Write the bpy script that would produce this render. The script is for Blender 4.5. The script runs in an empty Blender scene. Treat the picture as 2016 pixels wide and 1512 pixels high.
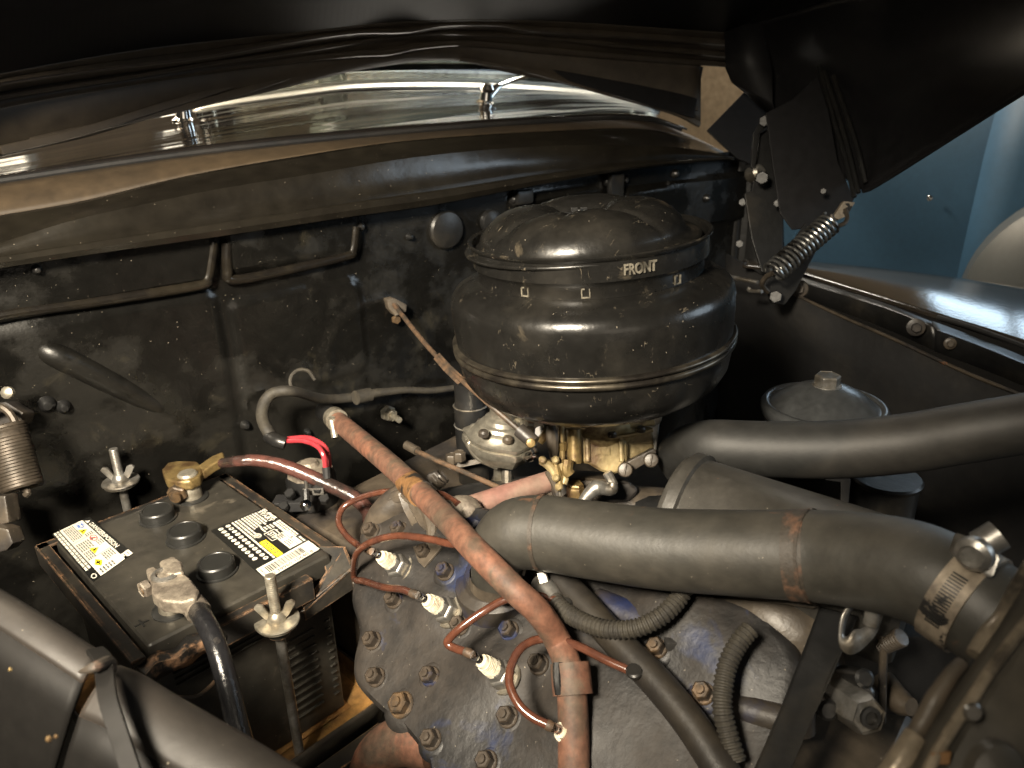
import bpy, bmesh, math, random
import numpy as np
from mathutils import Vector, Matrix
random.seed(4)
rad = math.radians
SC = bpy.context.scene
COL = SC.collection

# ------------------------------------------------------------------ camera
FP = 1500.0                      # focal length in photograph pixels (2016 wide)
PIT, ROL, YAW = rad(21.5), rad(1.5), rad(40)
_h = np.array([math.cos(YAW), math.sin(YAW), 0.0])
FW = _h * math.cos(PIT) + np.array([0, 0, -math.sin(PIT)])
_r = np.cross(FW, [0, 0, 1.0]); _r /= np.linalg.norm(_r); _u = np.cross(_r, FW)
RT = _r * math.cos(ROL) - _u * math.sin(ROL)
UP = _u * math.cos(ROL) + _r * math.sin(ROL)
cam = bpy.data.cameras.new("camera"); camo = bpy.data.objects.new("camera", cam); COL.objects.link(camo)
cam.sensor_width = 36; cam.lens = 36 * FP / 2016; cam.clip_start = 0.02; cam.clip_end = 60
M4 = Matrix.Identity(4)
for i, v in enumerate((RT, UP, -FW)):
    for j in range(3): M4[j][i] = v[j]
camo.matrix_world = M4
cam.dof.use_dof = True; cam.dof.focus_distance = 0.68; cam.dof.aperture_fstop = 9.0
SC.camera = camo
SC.view_settings.view_transform = 'Standard'; SC.view_settings.look = 'None'
SC.view_settings.exposure = 0.0; SC.view_settings.gamma = 1
SC.cycles.max_bounces = 6; SC.cycles.use_denoising = True
SC.cycles.sample_clamp_indirect = 4

# ------------------------------------------------------------------ world and lamps
W = bpy.data.worlds.new("World"); SC.world = W; W.use_nodes = True
bg = W.node_tree.nodes['Background']; bg.inputs[0].default_value = (0.66, 0.60, 0.50, 1); bg.inputs[1].default_value = 0.055

def area(name, loc, tgt, size, power, col, sy=None):
    l = bpy.data.lights.new(name, 'AREA'); l.energy = power; l.color = col; l.size = size
    if sy: l.shape = 'RECTANGLE'; l.size_y = sy
    o = bpy.data.objects.new(name, l); COL.objects.link(o); o.location = loc
    d = Vector(tgt) - Vector(loc); o.rotation_euler = d.to_track_quat('-Z', 'Y').to_euler()
    return o
area('garage_door_daylight', (2.2, -2.2, 0.55), (0.7, 0.35, -0.3), 1.3, 23, (0.72, 0.87, 1.0), 1.1)
key = area('work_lamp', (-0.40, 0.14, 0.38), (0.46, 0.66, -0.32), 0.20, 11.5, (1.0, 0.88, 0.70)); key.data.spread = rad(68)
area('front_fill', (-0.55, -1.15, 0.02), (0.6, 0.5, -0.3), 1.0, 3, (1.0, 0.86, 0.68), 0.7)  # soft fill added behind the camera to reach under the air cleaner
area('ceiling_lamp', (0.6, 2.6, 1.55), (0.9, 1.1, -0.1), 1.4, 120, (1.0, 0.84, 0.62), 0.25)
area('ceiling_lamp', (2.4, 1.6, 1.55), (1.2, 1.0, 0.0), 1.2, 60, (1.0, 0.92, 0.8), 0.25)

# ------------------------------------------------------------------ points
def ray(x, y): return FW + RT * ((x - 1008) / FP) - UP * ((y - 756) / FP)
def P(x, y, d): return ray(x, y) * d
def PP(x, y, q, n): r = ray(x, y); return r * (np.dot(q, n) / np.dot(r, n))
def PZ(x, y, z): return PP(x, y, np.array([0, 0, z]), np.array([0, 0, 1.0]))
def PX(x, y, X): return PP(x, y, np.array([X, 0, 0.]), np.array([1.0, 0, 0]))
_A = np.array([.225, .845, 0]); _B = np.array([1.25, .61, 0]); UF = (_B - _A) / np.linalg.norm(_B - _A)
NF = np.array([UF[1], -UF[0], 0])                       # firewall normal, towards the engine
def PF(x, y, o=0): return PP(x, y, _A + NF * o, NF)
NH = np.array([-.6, .8 * math.sin(rad(3)), .8 * math.cos(rad(3))])   # cylinder head normal
H0 = P(1000, 1300, .6)
def PH(x, y, o=0): return PP(x, y, H0 + NH * o, NH)
def nz(v): v = np.asarray(v, float); return v / (np.linalg.norm(v) + 1e-12)
def depth(p): return float(np.dot(p, FW))

# ------------------------------------------------------------------ materials
def mat(name, c1, c2=None, scale=10, thr=(.45, .6), rough=.5, rough2=None, metal=0.0, metal2=None, bump=0.0, bscale=80,
        big=0.0, bigscale=6, coat=0.0, wear=None, weart=(.02, .12), stretch=None, spec=None, scr=None, emit=None, speck=0, c3=None, thr3=(.55, .7), scale3=30, var=.25):
    m = bpy.data.materials.new(name); m.use_nodes = True; nt = m.node_tree; N = nt.nodes; L = nt.links
    b = N['Principled BSDF']; tc = N.new('ShaderNodeTexCoord'); vec = tc.outputs['Object']
    if stretch:
        mp = N.new('ShaderNodeMapping'); mp.inputs['Scale'].default_value = stretch; L.new(vec, mp.inputs[0]); vec = mp.outputs[0]
    def noise(s, det=7, ro=.6, dist=0.0):
        n = N.new('ShaderNodeTexNoise'); n.inputs['Scale'].default_value = s; n.inputs['Detail'].default_value = det
        n.inputs['Roughness'].default_value = ro; n.inputs['Distortion'].default_value = dist; L.new(vec, n.inputs['Vector']); return n.outputs['Fac']
    def rng(src, a, c, lo=0.0, hi=1.0):
        r = N.new('ShaderNodeMapRange'); r.inputs[1].default_value = a; r.inputs[2].default_value = c
        r.inputs[3].default_value = lo; r.inputs[4].default_value = hi; L.new(src, r.inputs[0]); return r.outputs[0]
    def mix(f, a, c):
        x = N.new('ShaderNodeMix'); x.data_type = 'RGBA'
        if isinstance(f, float): x.inputs[0].default_value = f
        else: L.new(f, x.inputs[0])
        for s, v in ((6, a), (7, c)):
            if isinstance(v, (tuple, list)): x.inputs[s].default_value = (*v[:3], 1)
            else: L.new(v, x.inputs[s])
        return x.outputs[2]
    def mixf(f, a, c):
        x = N.new('ShaderNodeMix'); L.new(f, x.inputs[0])
        for s, v in ((2, a), (3, c)):
            if isinstance(v, (float, int)): x.inputs[s].default_value = v
            else: L.new(v, x.inputs[s])
        return x.outputs[0]
    col = tuple(c1); ro = float(rough); me = float(metal)
    if c2 is not None:
        f = rng(noise(scale), thr[0], thr[1]); col = mix(f, col, c2)
        if rough2 is not None: ro = mixf(f, ro, float(rough2))
        if metal2 is not None: me = mixf(f, me, float(metal2))
    if c3 is not None:
        f = rng(noise(scale3, 5, .65, .4), thr3[0], thr3[1]); col = mix(f, col, c3)
    if speck:
        f = rng(noise(520, 0, 0), .868 - speck, .885 - speck); col = mix(f, col, (.16, .14, .11))
    if var:
        f = rng(noise(scale * 5 + 20, 5), .3, .7, 1 - var, 1 + var)
        x = N.new('ShaderNodeMix'); x.data_type = 'RGBA'; x.blend_type = 'MULTIPLY'; x.inputs[0].default_value = 1
        if isinstance(col, tuple): x.inputs[6].default_value = (*col, 1)
        else: L.new(col, x.inputs[6])
        g = N.new('ShaderNodeCombineColor'); [L.new(f, g.inputs[i]) for i in range(3)]; L.new(g.outputs[0], x.inputs[7]); col = x.outputs[2]
    if scr:                                              # thin scratches: (colour, scale, width)
        mp = N.new('ShaderNodeMapping'); mp.inputs['Rotation'].default_value = (.5, .3, .8); mp.inputs['Scale'].default_value = (1, 6, 2)
        L.new(tc.outputs['Object'], mp.inputs[0]); n = N.new('ShaderNodeTexNoise'); n.inputs['Scale'].default_value = scr[1]
        n.inputs['Detail'].default_value = 2; L.new(mp.outputs[0], n.inputs['Vector'])
        ab = N.new('ShaderNodeMath'); ab.operation = 'SUBTRACT'; ab.inputs[1].default_value = .5; L.new(n.outputs['Fac'], ab.inputs[0])
        a2 = N.new('ShaderNodeMath'); a2.operation = 'ABSOLUTE'; L.new(ab.outputs[0], a2.inputs[0])
        line = rng(a2.outputs[0], 0, scr[2], 1, 0); patch = rng(noise(scr[1] * 2.1, 4), .58, .68)
        mm = N.new('ShaderNodeMath'); mm.operation = 'MULTIPLY'; L.new(line, mm.inputs[0]); L.new(patch, mm.inputs[1])
        col = mix(mm.outputs[0], col, scr[0])
    if wear:
        bv = N.new('ShaderNodeBevel'); bv.samples = 4; bv.inputs['Radius'].default_value = wear[1]
        ge = N.new('ShaderNodeNewGeometry'); d = N.new('ShaderNodeVectorMath'); d.operation = 'DOT_PRODUCT'
        L.new(bv.outputs[0], d.inputs[0]); L.new(ge.outputs['Normal'], d.inputs[1])
        e = rng(d.outputs['Value'], 1 - weart[0], 1 - weart[1]); nn = rng(noise(55, 6, .7), .42, .56)
        mm = N.new('ShaderNodeMath'); mm.operation = 'MULTIPLY'; L.new(e, mm.inputs[0]); L.new(nn, mm.inputs[1])
        col = mix(mm.outputs[0], col, wear[0])
    def put(name, v):
        if isinstance(v, (float, int)): b.inputs[name].default_value = v
        elif isinstance(v, tuple): b.inputs[name].default_value = (*v, 1)
        else: L.new(v, b.inputs[name])
    put('Base Color', col); put('Roughness', ro); put('Metallic', me)
    if coat: b.inputs['Coat Weight'].default_value = coat; b.inputs['Coat Roughness'].default_value = .06
    if spec is not None: b.inputs['Specular IOR Level'].default_value = spec
    if emit: b.inputs['Emission Color'].default_value = (*emit[0], 1); b.inputs['Emission Strength'].default_value = emit[1]
    last = None
    if big:
        bp = N.new('ShaderNodeBump'); bp.inputs['Strength'].default_value = 1; bp.inputs['Distance'].default_value = big
        L.new(noise(bigscale, 2, .4), bp.inputs['Height']); last = bp
    if bump:
        bp = N.new('ShaderNodeBump'); bp.inputs['Strength'].default_value = 1; bp.inputs['Distance'].default_value = bump
        L.new(noise(bscale, 6, .6), bp.inputs['Height'])
        if last: L.new(last.outputs[0], bp.inputs['Normal'])
        last = bp
    if last:
        L.new(last.outputs[0], b.inputs['Normal'])
        if coat: L.new(last.outputs[0], b.inputs['Coat Normal'])
    return m

MT = dict(
 firewall=mat('firewall_paint', (.0045, .0043, .0038), (.0075, .0070, .0058), 7, (.5, .56), speck=.015, rough=.2, rough2=.42, spec=.4, bump=.0011, bscale=38, big=.0015, bigscale=6, c3=(.014, .0125, .009), thr3=(.6, .66), scale3=14),
 ridge=mat('smooth_black_paint', (.007, .006, .005), (.012, .010, .007), 20, rough=.2, bump=.0004, bscale=60),
 cowlin=mat('cowl_inner_paint', (.0095, .0082, .0064), (.013, .0112, .008), 6, (.4, .7), speck=.015, rough=.17, rough2=.26, bump=.0005, bscale=25, big=.005, bigscale=4),
 ledge=mat('dusty_ledge_paint', (.050, .035, .020), (.032, .023, .014), 8, (.4, .7), rough=.55, bump=.0004),
 gloss=mat('glossy_black_paint', (.014, .012, .011), None, rough=.05, big=.010, bigscale=3.5, stretch=(.5, 2.6, 2), var=.1, coat=.6, bump=.00006, bscale=160),
 fender=mat('fender_paint', (.022, .018, .014), None, rough=.1, big=.003, bigscale=3, var=.1, bump=.00015, bscale=120),
 hood=mat('hood_underside_paint', (.030, .024, .018), (.042, .033, .023), 5, (.4, .7), rough=.5, spec=.4, big=.001, bigscale=4, bump=.0003, bscale=60),
 ribp=mat('rib_paint', (.035, .028, .021), None, rough=.3, spec=.9, bump=.0002),
 hoodd=mat('hood_dark_paint', (.008, .0078, .0085), None, rough=.5, spec=.25, big=.003, bigscale=4, bump=.0002),
 black=mat('satin_black_metal', (.010, .010, .010), (.02, .018, .015), 14, (.5, .65), rough=.35, bump=.0004),
 flat=mat('dull_black', (.006, .006, .0065), (.012, .011, .01), 12, rough=.7, bump=.0005),
 cleaner=mat('air_cleaner_enamel', (.0075, .0072, .0066), (.015, .0135, .011), 11, (.48, .68), speck=.015, rough=.25, rough2=.4, bump=.0004, bscale=70, big=.0008, bigscale=9, scr=((.13, .11, .08), 30, .012), c3=(.05, .042, .03), thr3=(.64, .72), scale3=26),
 seam=mat('bare_bead_metal', (.12, .105, .08), (.04, .035, .03), 20, rough=.3, metal=.8),
 letter=mat('letter_worn_paint', (.15, .135, .105), (.045, .04, .03), 90, rough=.5),
 rubber=mat('old_rubber_hose', (.030, .0285, .024), (.042, .037, .029), 9, (.4, .7), speck=.015, rough=.48, rough2=.62, bump=.0005, bscale=60, c3=(.10, .055, .034), thr3=(.66, .72), scale3=24),
 rubberd=mat('dark_rubber_hose', (.018, .018, .017), (.026, .024, .021), 10, rough=.56, bump=.0003),
 heater=mat('rust_red_rubber', (.155, .068, .041), (.092, .050, .033), 20, (.38, .62), rough=.66, bump=.0007, bscale=90, c3=(.07, .048, .032), thr3=(.48, .62), scale3=30, var=.4),
 tape=mat('oily_tape', (.16, .085, .035), (.02, .017, .014), 30, (.5, .56), rough=.45, bump=.0006),
 rustband=mat('rusty_band', (.036, .029, .022), (.105, .056, .034), 75, (.50, .64), rough=.6, bump=.001),
 pink=mat('faded_red_pipe', (.20, .10, .08), (.17, .135, .10), 14, (.45, .7), rough=.6, bump=.0006),
 head=mat('oily_cast_iron', (.021, .0168, .0132), (.0105, .010, .010), 9, (.42, .60), speck=.015, rough=.68, rough2=.5, bump=.0013, bscale=60, big=.002, bigscale=14, c3=(.010, .016, .044), thr3=(.585, .66), scale3=12, var=.45),
 bolt=mat('oily_bolt', (.038, .029, .021), (.012, .017, .045), 30, (.58, .66), rough=.42, bump=.0006, var=.4),
 boltr=mat('rusty_bolt', (.10, .064, .034), (.045, .034, .024), 60, rough=.45, bump=.0006, metal=.3),
 blue=mat('engine_blue_paint', (.010, .015, .046), (.03, .025, .02), 18, (.42, .6), rough=.5, bump=.0008),
 copper=mat('copper_brown_wire', (.078, .029, .017), (.055, .022, .015), 30, rough=.2, bump=.0001, coat=.4),
 ceramic=mat('spark_plug_ceramic', (.56, .52, .41), (.38, .33, .24), 60, rough=.25),
 zinc=mat('dull_zinc', (.42, .39, .32), (.25, .22, .17), 40, rough=.38, metal=.75, bump=.0004),
 steel=mat('grey_steel', (.30, .29, .27), (.18, .16, .13), 30, rough=.4, metal=.8, bump=.0005),
 pump=mat('cast_pot_metal', (.46, .43, .36), (.27, .24, .18), 26, rough=.33, metal=.85, bump=.0005),
 brass=mat('stained_carburettor_metal', (.30, .235, .12), (.12, .075, .035), 20, (.44, .66), rough=.38, metal=.25, bump=.0010, bscale=90, c3=(.08, .045, .025), thr3=(.52, .66), scale3=34),
 brassl=mat('yellow_brass', (.19, .135, .055), (.09, .055, .025), 50, rough=.42, metal=.5, bump=.0006),
 lead=mat('corroded_lead', (.22, .19, .15), (.12, .10, .08), 50, rough=.55, metal=.4, bump=.0012, bscale=150),
 batt=mat('battery_plastic', (.026, .024, .020), (.034, .031, .025), 12, speck=.015, rough=.42, bump=.0002, c3=(.075, .066, .052), thr3=(.62, .72), scale3=34),
 battc=mat('vent_cap_plastic', (.015, .015, .014), None, rough=.4, bump=.00015),
 white=mat('label_white', (.62, .60, .52), None, rough=.35, var=.05),
 ink=mat('label_black', (.012, .012, .011), None, rough=.3, var=.05),
 grey=mat('label_grey_print', (.10, .095, .085), None, rough=.35, var=.1),
 yellow=mat('label_yellow', (.80, .62, .02), None, rough=.35, var=.05),
 labblue=mat('label_blue', (.08, .16, .45), None, rough=.35, var=.05),
 labred=mat('label_red', (.62, .04, .04), None, rough=.35, var=.05),
 frame=mat('chipped_black_frame', (.014, .013, .012), (.03, .026, .02), 16, rough=.45, bump=.0005, wear=((.34, .19, .10), .0026), weart=(.03, .2), c3=(.26, .14, .075), thr3=(.675, .70), scale3=28),
 chipped=mat('bent_chipped_steel', (.014, .013, .012), (.26, .15, .085), 42, (.50, .58), rough=.5, bump=.001, bscale=120, wear=((.38, .24, .14), .002), weart=(.03, .2)),
 seamgold=mat('tan_seam_metal', (.20, .165, .12), (.05, .042, .033), 40, (.5, .64), rough=.3, metal=.4, bump=.0005),  # tan seams paler than the tank, darker in random spots
 conduit=mat('greasy_conduit', (.024, .020, .015), (.016, .014, .012), 12, rough=.45, bump=.0005),
 genp=mat('grey_black_generator_paint', (.044, .041, .036), (.028, .026, .022), 12, (.4, .65), rough=.42, bump=.0006, bscale=60, c3=(.16, .075, .04), thr3=(.70, .72), scale3=40, speck=.015),
 lidgrey=mat('lightened_black_lid', (.040, .042, .043), (.026, .026, .026), 16, rough=.3, bump=.0003),  # black lid coloured lighter in place of its bluish highlights
 tray=mat('rusty_tray', (.34, .18, .05), (.16, .085, .03), 26, (.4, .65), rough=.65, bump=.0016, c3=(.33, .22, .07), thr3=(.6, .7), scale3=45),
 cableb=mat('black_cable', (.010, .010, .011), (.05, .045, .04), 40, (.6, .7), rough=.22, bump=.0008, bscale=130),
 cabler=mat('worn_battery_cable', (.022, .016, .014), (.07, .03, .024), 16, (.48, .6), rough=.24, bump=.0009, bscale=110, c3=(.55, .07, .06), thr3=(.69, .71), scale3=30),
 red=mat('red_wire', (.27, .026, .034), None, rough=.3),
 loom=mat('cloth_loom', (.028, .024, .017), (.018, .0155, .012), 60, rough=.7, bump=.0008),
 rod=mat('rusty_rod', (.095, .058, .034), (.035, .027, .02), 40, rough=.55, bump=.0006),
 spring=mat('spring_steel', (.26, .26, .25), (.05, .045, .04), 30, rough=.28, metal=.85, bump=.0003),
 springr=mat('dull_brown_spring', (.06, .048, .036), (.035, .028, .02), 30, rough=.5, metal=.4, bump=.0004),
 chrome=mat('chrome', (.75, .75, .74), None, rough=.08, metal=1.0, var=.05),
 trim=mat('window_trim', (.66, .66, .60), None, rough=.3, metal=.35, var=.08),
 plate=mat('pale_plate', (.24, .20, .15), (.10, .08, .06), 30, rough=.5, metal=.3, bump=.0003, c3=(.015, .014, .013), thr3=(.56, .58), scale3=34),
 oily=mat('oily_dark_metal', (.06, .048, .035), (.025, .022, .02), 14, speck=.015, rough=.42, bump=.0007, c3=(.20, .09, .045), thr3=(.67, .7), scale3=26),
 frontp=mat('matt_brown_black_panel', (.018, .015, .0125), (.013, .011, .009), 6, speck=.015, rough=.55, bump=.0003, big=.002, bigscale=5, wear=((.30, .17, .10), .002)),
 panelin=mat('panel_face_paint', (.005, .0045, .004), None, rough=.6, spec=.2, bump=.0002),
 rad=mat('radiator_paint', (.046, .041, .033), (.060, .052, .040), 10, rough=.28, bump=.0003, big=.002, bigscale=8),
 bluecar=mat('blue_grey_car_paint', (.024, .074, .140), None, rough=.55, big=.004, bigscale=1.5, var=.08),
 bluef=mat('grey_fender_paint', (.045, .05, .052), None, rough=.45, var=.08),
 wall=mat('plaster_wall', (.34, .27, .19), (.28, .22, .15), 3, rough=.8, bump=.002, bscale=20),
 ceil=mat('timber_ceiling', (.42, .27, .14), (.62, .52, .38), 2.2, (.45, .55), rough=.6, stretch=(1, .2, 1)),
 conc=mat('concrete_floor', (.10, .095, .085), (.07, .065, .06), 3, rough=.6, bump=.001),
 tube=mat('lamp_tube', (.9, .9, .9), None, rough=.4, var=0, emit=((1.0, .93, .78), 30)),
 lampbody=mat('lamp_housing', (.6, .6, .58), None, rough=.4),
 interior=mat('interior_cloth', (.10, .11, .10), (.16, .16, .13), 4, rough=.7),
 pane=mat('daylit_pane', (.7, .75, .8), None, rough=.3, var=0, emit=((.62, .82, 1.0), 7)),
 warmpane=mat('added_glow_pane', (.8, .78, .7), None, rough=.3, var=0, emit=((1.0, .88, .68), 2.4)),
 walltube=mat('added_streak_tube', (.9, .9, .9), None, rough=.4, var=0, emit=((1.0, .86, .62), 10)),
 wheel=mat('pale_wheel_rim', (.55, .53, .42), None, rough=.3),
)
def glassmat():
    m = bpy.data.materials.new('windshield_glass'); m.use_nodes = True; nt = m.node_tree; b = nt.nodes['Principled BSDF']
    b.inputs['Base Color'].default_value = (.75, .85, .82, 1); b.inputs['Roughness'].default_value = .03
    b.inputs['Transmission Weight'].default_value = 1; b.inputs['IOR'].default_value = 1.45; return m
MT['glass'] = glassmat()

# ------------------------------------------------------------------ mesh builder
def crom(pts, n=8, closed=False):
    pts = [np.asarray(p, float) for p in pts]
    if len(pts) < 3 and not closed: return [pts[0] + (pts[-1] - pts[0]) * t for t in np.linspace(0, 1, n + 1)]
    q = [2 * pts[0] - pts[1]] + pts + [2 * pts[-1] - pts[-2]]
    out = []
    for i in range(len(pts) - 1):
        a, b, c, d = q[i:i + 4]
        for k in range(n):
            t = k / n
            out.append(.5 * ((2 * b) + (c - a) * t + (2 * a - 5 * b + 4 * c - d) * t * t + (3 * b - a - 3 * c + d) * t ** 3))
    out.append(pts[-1]); return out
def basis(n, ref=(0, 0, 1)):
    n = nz(n); r = np.asarray(ref, float)
    if abs(np.dot(n, r)) > .95: r = np.array([1.0, 0, 0])
    a = nz(np.cross(r, n)); return a, np.cross(n, a), n
class MB:
    def __init__(s): s.v = []; s.f = []
    def add(s, v, f):
        k = len(s.v); s.v += [tuple(float(c) for c in p) for p in v]; s.f += [tuple(i + k for i in q) for q in f]; return s
    def tube(s, pts, r, n=8, seg=12, caps=True, flat=None):
        """pts: control points; r: radius or list; flat=(sx, sy) squash"""
        path = crom(pts, n) if n else [np.asarray(p, float) for p in pts]
        m = len(path)
        if np.ndim(r) == 0: rr = [r] * m
        else: rr = np.interp(np.linspace(0, 1, m), np.linspace(0, 1, len(r)), r)
        T = [nz(path[min(i + 1, m - 1)] - path[max(i - 1, 0)]) for i in range(m)]
        a, b, _ = basis(T[0]); V = []
        for i in range(m):
            a = nz(a - T[i] * np.dot(a, T[i])); b = np.cross(T[i], a)
            for k in range(seg):
                t = 2 * math.pi * k / seg
                V.append(path[i] + (a * math.cos(t) + b * math.sin(t)) * rr[i])
        F = [(i * seg + k, i * seg + (k + 1) % seg, (i + 1) * seg + (k + 1) % seg, (i + 1) * seg + k) for i in range(m - 1) for k in range(seg)]
        if caps: F += [tuple(range(seg))[::-1], tuple((m - 1) * seg + k for k in range(seg))]
        return s.add(V, F)
    def lathe(s, prof, o, ax=(0, 0, 1), seg=48, fn=None, arc=None):
        a, b, n = basis(ax, (0, 1, 0)); V = []; m = len(prof); o = np.asarray(o, float)
        full = arc is None; K = seg if full else seg + 1
        for (r, z) in prof:
            for k in range(K):
                t = 2 * math.pi * k / seg if full else arc[0] + (arc[1] - arc[0]) * k / seg
                R, Z = (r, z) if fn is None else fn(r, z, t)
                V.append(o + (a * math.cos(t) + b * math.sin(t)) * R + n * Z)
        F = [(i * K + k, i * K + (k + 1) % K, (i + 1) * K + (k + 1) % K, (i + 1) * K + k) for i in range(m - 1) for k in range(seg if full else K - 1)]
        if full:
            if prof[0][0] > 1e-6: F.append(tuple(range(K))[::-1])
            if prof[-1][0] > 1e-6: F.append(tuple((m - 1) * K + k for k in range(K)))
        return s.add(V, F)
    def box(s, o, x, y, z, lo=(-.5, -.5, -.5), hi=(.5, .5, .5)):
        """o + x,y,z vectors (full size)"""
        o, x, y, z = [np.asarray(q, float) for q in (o, x, y, z)]; V = []
        for k in (lo[2], hi[2]):
            for i, j in ((lo[0], lo[1]), (hi[0], lo[1]), (hi[0], hi[1]), (lo[0], hi[1])): V.append(o + x * i + y * j + z * k)
        return s.add(V, [(3, 2, 1, 0), (4, 5, 6, 7), (0, 1, 5, 4), (1, 2, 6, 5), (2, 3, 7, 6), (3, 0, 4, 7)])
    def prism(s, poly, off):
        """poly: 3D points, extruded by vector off"""
        n = len(poly); off = np.asarray(off, float); V = [np.asarray(p, float) for p in poly] + [np.asarray(p, float) + off for p in poly]
        return s.add(V, [tuple(range(n))[::-1], tuple(range(n, 2 * n))] + [(i, (i + 1) % n, n + (i + 1) % n, n + i) for i in range(n)])
    def hexn(s, o, ax, r, h, n=6, top=True):
        a, b, c = basis(ax, (.3, .2, .9)); o = np.asarray(o, float)
        R = [(r, 0), (r, h * .85), (r * .86, h), (r * .84, h * .93), (0.0, h * .93)]
        return s.lathe(R, o, ax, n)
    def grid(s, rows):
        m = len(rows); n = len(rows[0])
        V = [p for r in rows for p in r]
        return s.add(V, [(i * n + j, i * n + j + 1, (i + 1) * n + j + 1, (i + 1) * n + j) for i in range(m - 1) for j in range(n - 1)])
    def ribbon(s, pts, wdir, w, t):
        """flat strap along pts; width along wdir"""
        path = [np.asarray(p, float) for p in pts]; m = len(path); V = []
        for i in range(m):
            T = nz(path[min(i + 1, m - 1)] - path[max(i - 1, 0)]); wd = wdir[i] if np.ndim(wdir) == 2 else wdir
            wv = nz(np.asarray(wd, float) - T * np.dot(wd, T)); nn = np.cross(T, wv)
            ww = w[i] if np.ndim(w) else w
            for a, b in ((-1, -1), (1, -1), (1, 1), (-1, 1)): V.append(path[i] + wv * a * ww / 2 + nn * b * t / 2)
        F = [(i * 4 + k, i * 4 + (k + 1) % 4, i * 4 + 4 + (k + 1) % 4, i * 4 + 4 + k) for i in range(m - 1) for k in range(4)]
        return s.add(V, F + [(3, 2, 1, 0), tuple((m - 1) * 4 + k for k in range(4))])
    def coil(s, a, b, R, r, turns, seg=8, per=18, ref=(0, 0, 1)):
        a, b = np.asarray(a, float), np.asarray(b, float); x, y, n = basis(b - a, ref); pts = []
        N = int(turns * per)
        for i in range(N + 1):
            t = 2 * math.pi * i / per; pts.append(a + (b - a) * i / N + (x * math.cos(t) + y * math.sin(t)) * R)
        return s.tube(pts, r, 0, seg)
    def o(s, name, m, parent=None, bevel=0, bseg=2, thick=0, smooth=32, toff=1.0):
        org = np.array(ROOT[parent.name]) if parent is not None else np.mean(np.array(s.v), axis=0)
        me = bpy.data.meshes.new(name); me.from_pydata([tuple(np.array(v) - org) for v in s.v], [], s.f)
        bm = bmesh.new(); bm.from_mesh(me)
        bmesh.ops.remove_doubles(bm, verts=bm.verts, dist=1e-6)
        if not thick: bmesh.ops.recalc_face_normals(bm, faces=bm.faces)
        if bevel:
            ed = [e for e in bm.edges if len(e.link_faces) == 2 and e.calc_face_angle(0) > rad(28)]
            bmesh.ops.bevel(bm, geom=ed, offset=bevel, segments=bseg, affect='EDGES', profile=.6, clamp_overlap=True)
        bm.to_mesh(me); bm.free()
        for p in me.polygons: p.use_smooth = True
        me.set_sharp_from_angle(angle=rad(smooth))
        me.materials.append(MT[m]); ob = bpy.data.objects.new(name, me); COL.objects.link(ob)
        if thick:
            md = ob.modifiers.new('sol', 'SOLIDIFY'); md.thickness = thick; md.offset = toff
        if bevel: ob.modifiers.new('wn', 'WEIGHTED_NORMAL').keep_sharp = True
        if parent is None: ob.location = org; ROOT[ob.name] = tuple(org)
        else: ob.parent = parent; ROOT[ob.name] = tuple(org)
        return ob
ROOT = {}
def thing(name, label, cat, loc, group=None):
    o = bpy.data.objects.new(name, None); o.empty_display_size = .03; COL.objects.link(o); o.location = tuple(loc)
    ROOT[o.name] = tuple(float(c) for c in loc); o['label'] = label; o['category'] = cat
    if group: o['group'] = group
    return o
def tag(o, label, cat, group=None):
    o['label'] = label; o['category'] = cat
    if group: o['group'] = group
    return o
def struct(o): o['kind'] = 'structure'; return o
def lerp(a, b, t): return np.asarray(a, float) * (1 - t) + np.asarray(b, float) * t
def curve(pts):                                       # piecewise y(x) smooth interpolation
    xs = [p[0] for p in pts]; ys = [p[1] for p in pts]
    sl = np.gradient(np.array(ys, float), np.array(xs, float)) if len(xs) > 2 else None
    def f(x):
        if x <= xs[0]: return ys[0] + (x - xs[0]) * (ys[1] - ys[0]) / (xs[1] - xs[0])
        if x >= xs[-1]: return ys[-1] + (x - xs[-1]) * (ys[-1] - ys[-2]) / (xs[-1] - xs[-2])
        i = max(k for k in range(len(xs)) if xs[k] <= x); i = min(i, len(xs) - 2)
        h = xs[i + 1] - xs[i]; t = (x - xs[i]) / h
        m0 = (ys[i + 1] - ys[max(i - 1, 0)]) / (xs[i + 1] - xs[max(i - 1, 0)]); m1 = (ys[min(i + 2, len(xs) - 1)] - ys[i]) / (xs[min(i + 2, len(xs) - 1)] - xs[i])
        return (2*t**3-3*t*t+1)*ys[i] + (t**3-2*t*t+t)*h*m0 + (-2*t**3+3*t*t)*ys[i+1] + (t**3-t*t)*h*m1
    return f
_fc = {}
def text2d(txt, bold=0.0):
    """outline of a word as flat triangles in a unit frame: x 0..1, y 0..1"""
    cu = bpy.data.curves.new('t', 'FONT'); cu.body = txt; cu.size = 1; cu.offset = bold; cu.resolution_u = 3; cu.fill_mode = 'FRONT'
    ob = bpy.data.objects.new('t', cu); COL.objects.link(ob); dg = bpy.context.evaluated_depsgraph_get()
    me = bpy.data.meshes.new_from_object(ob.evaluated_get(dg)); v = np.array([q.co[:2] for q in me.vertices]); f = [tuple(p.vertices) for p in me.polygons]
    bpy.data.objects.remove(ob); bpy.data.curves.remove(cu); bpy.data.meshes.remove(me)
    lo, hi = v.min(0), v.max(0); return (v - lo) / (hi - lo), f
def rot(v, ax, ang):
    ax = nz(ax); v = np.asarray(v, float); return v * math.cos(ang) + np.cross(ax, v) * math.sin(ang) + ax * np.dot(ax, v) * (1 - math.cos(ang))
EX, EY, EZ = np.eye(3)

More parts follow.
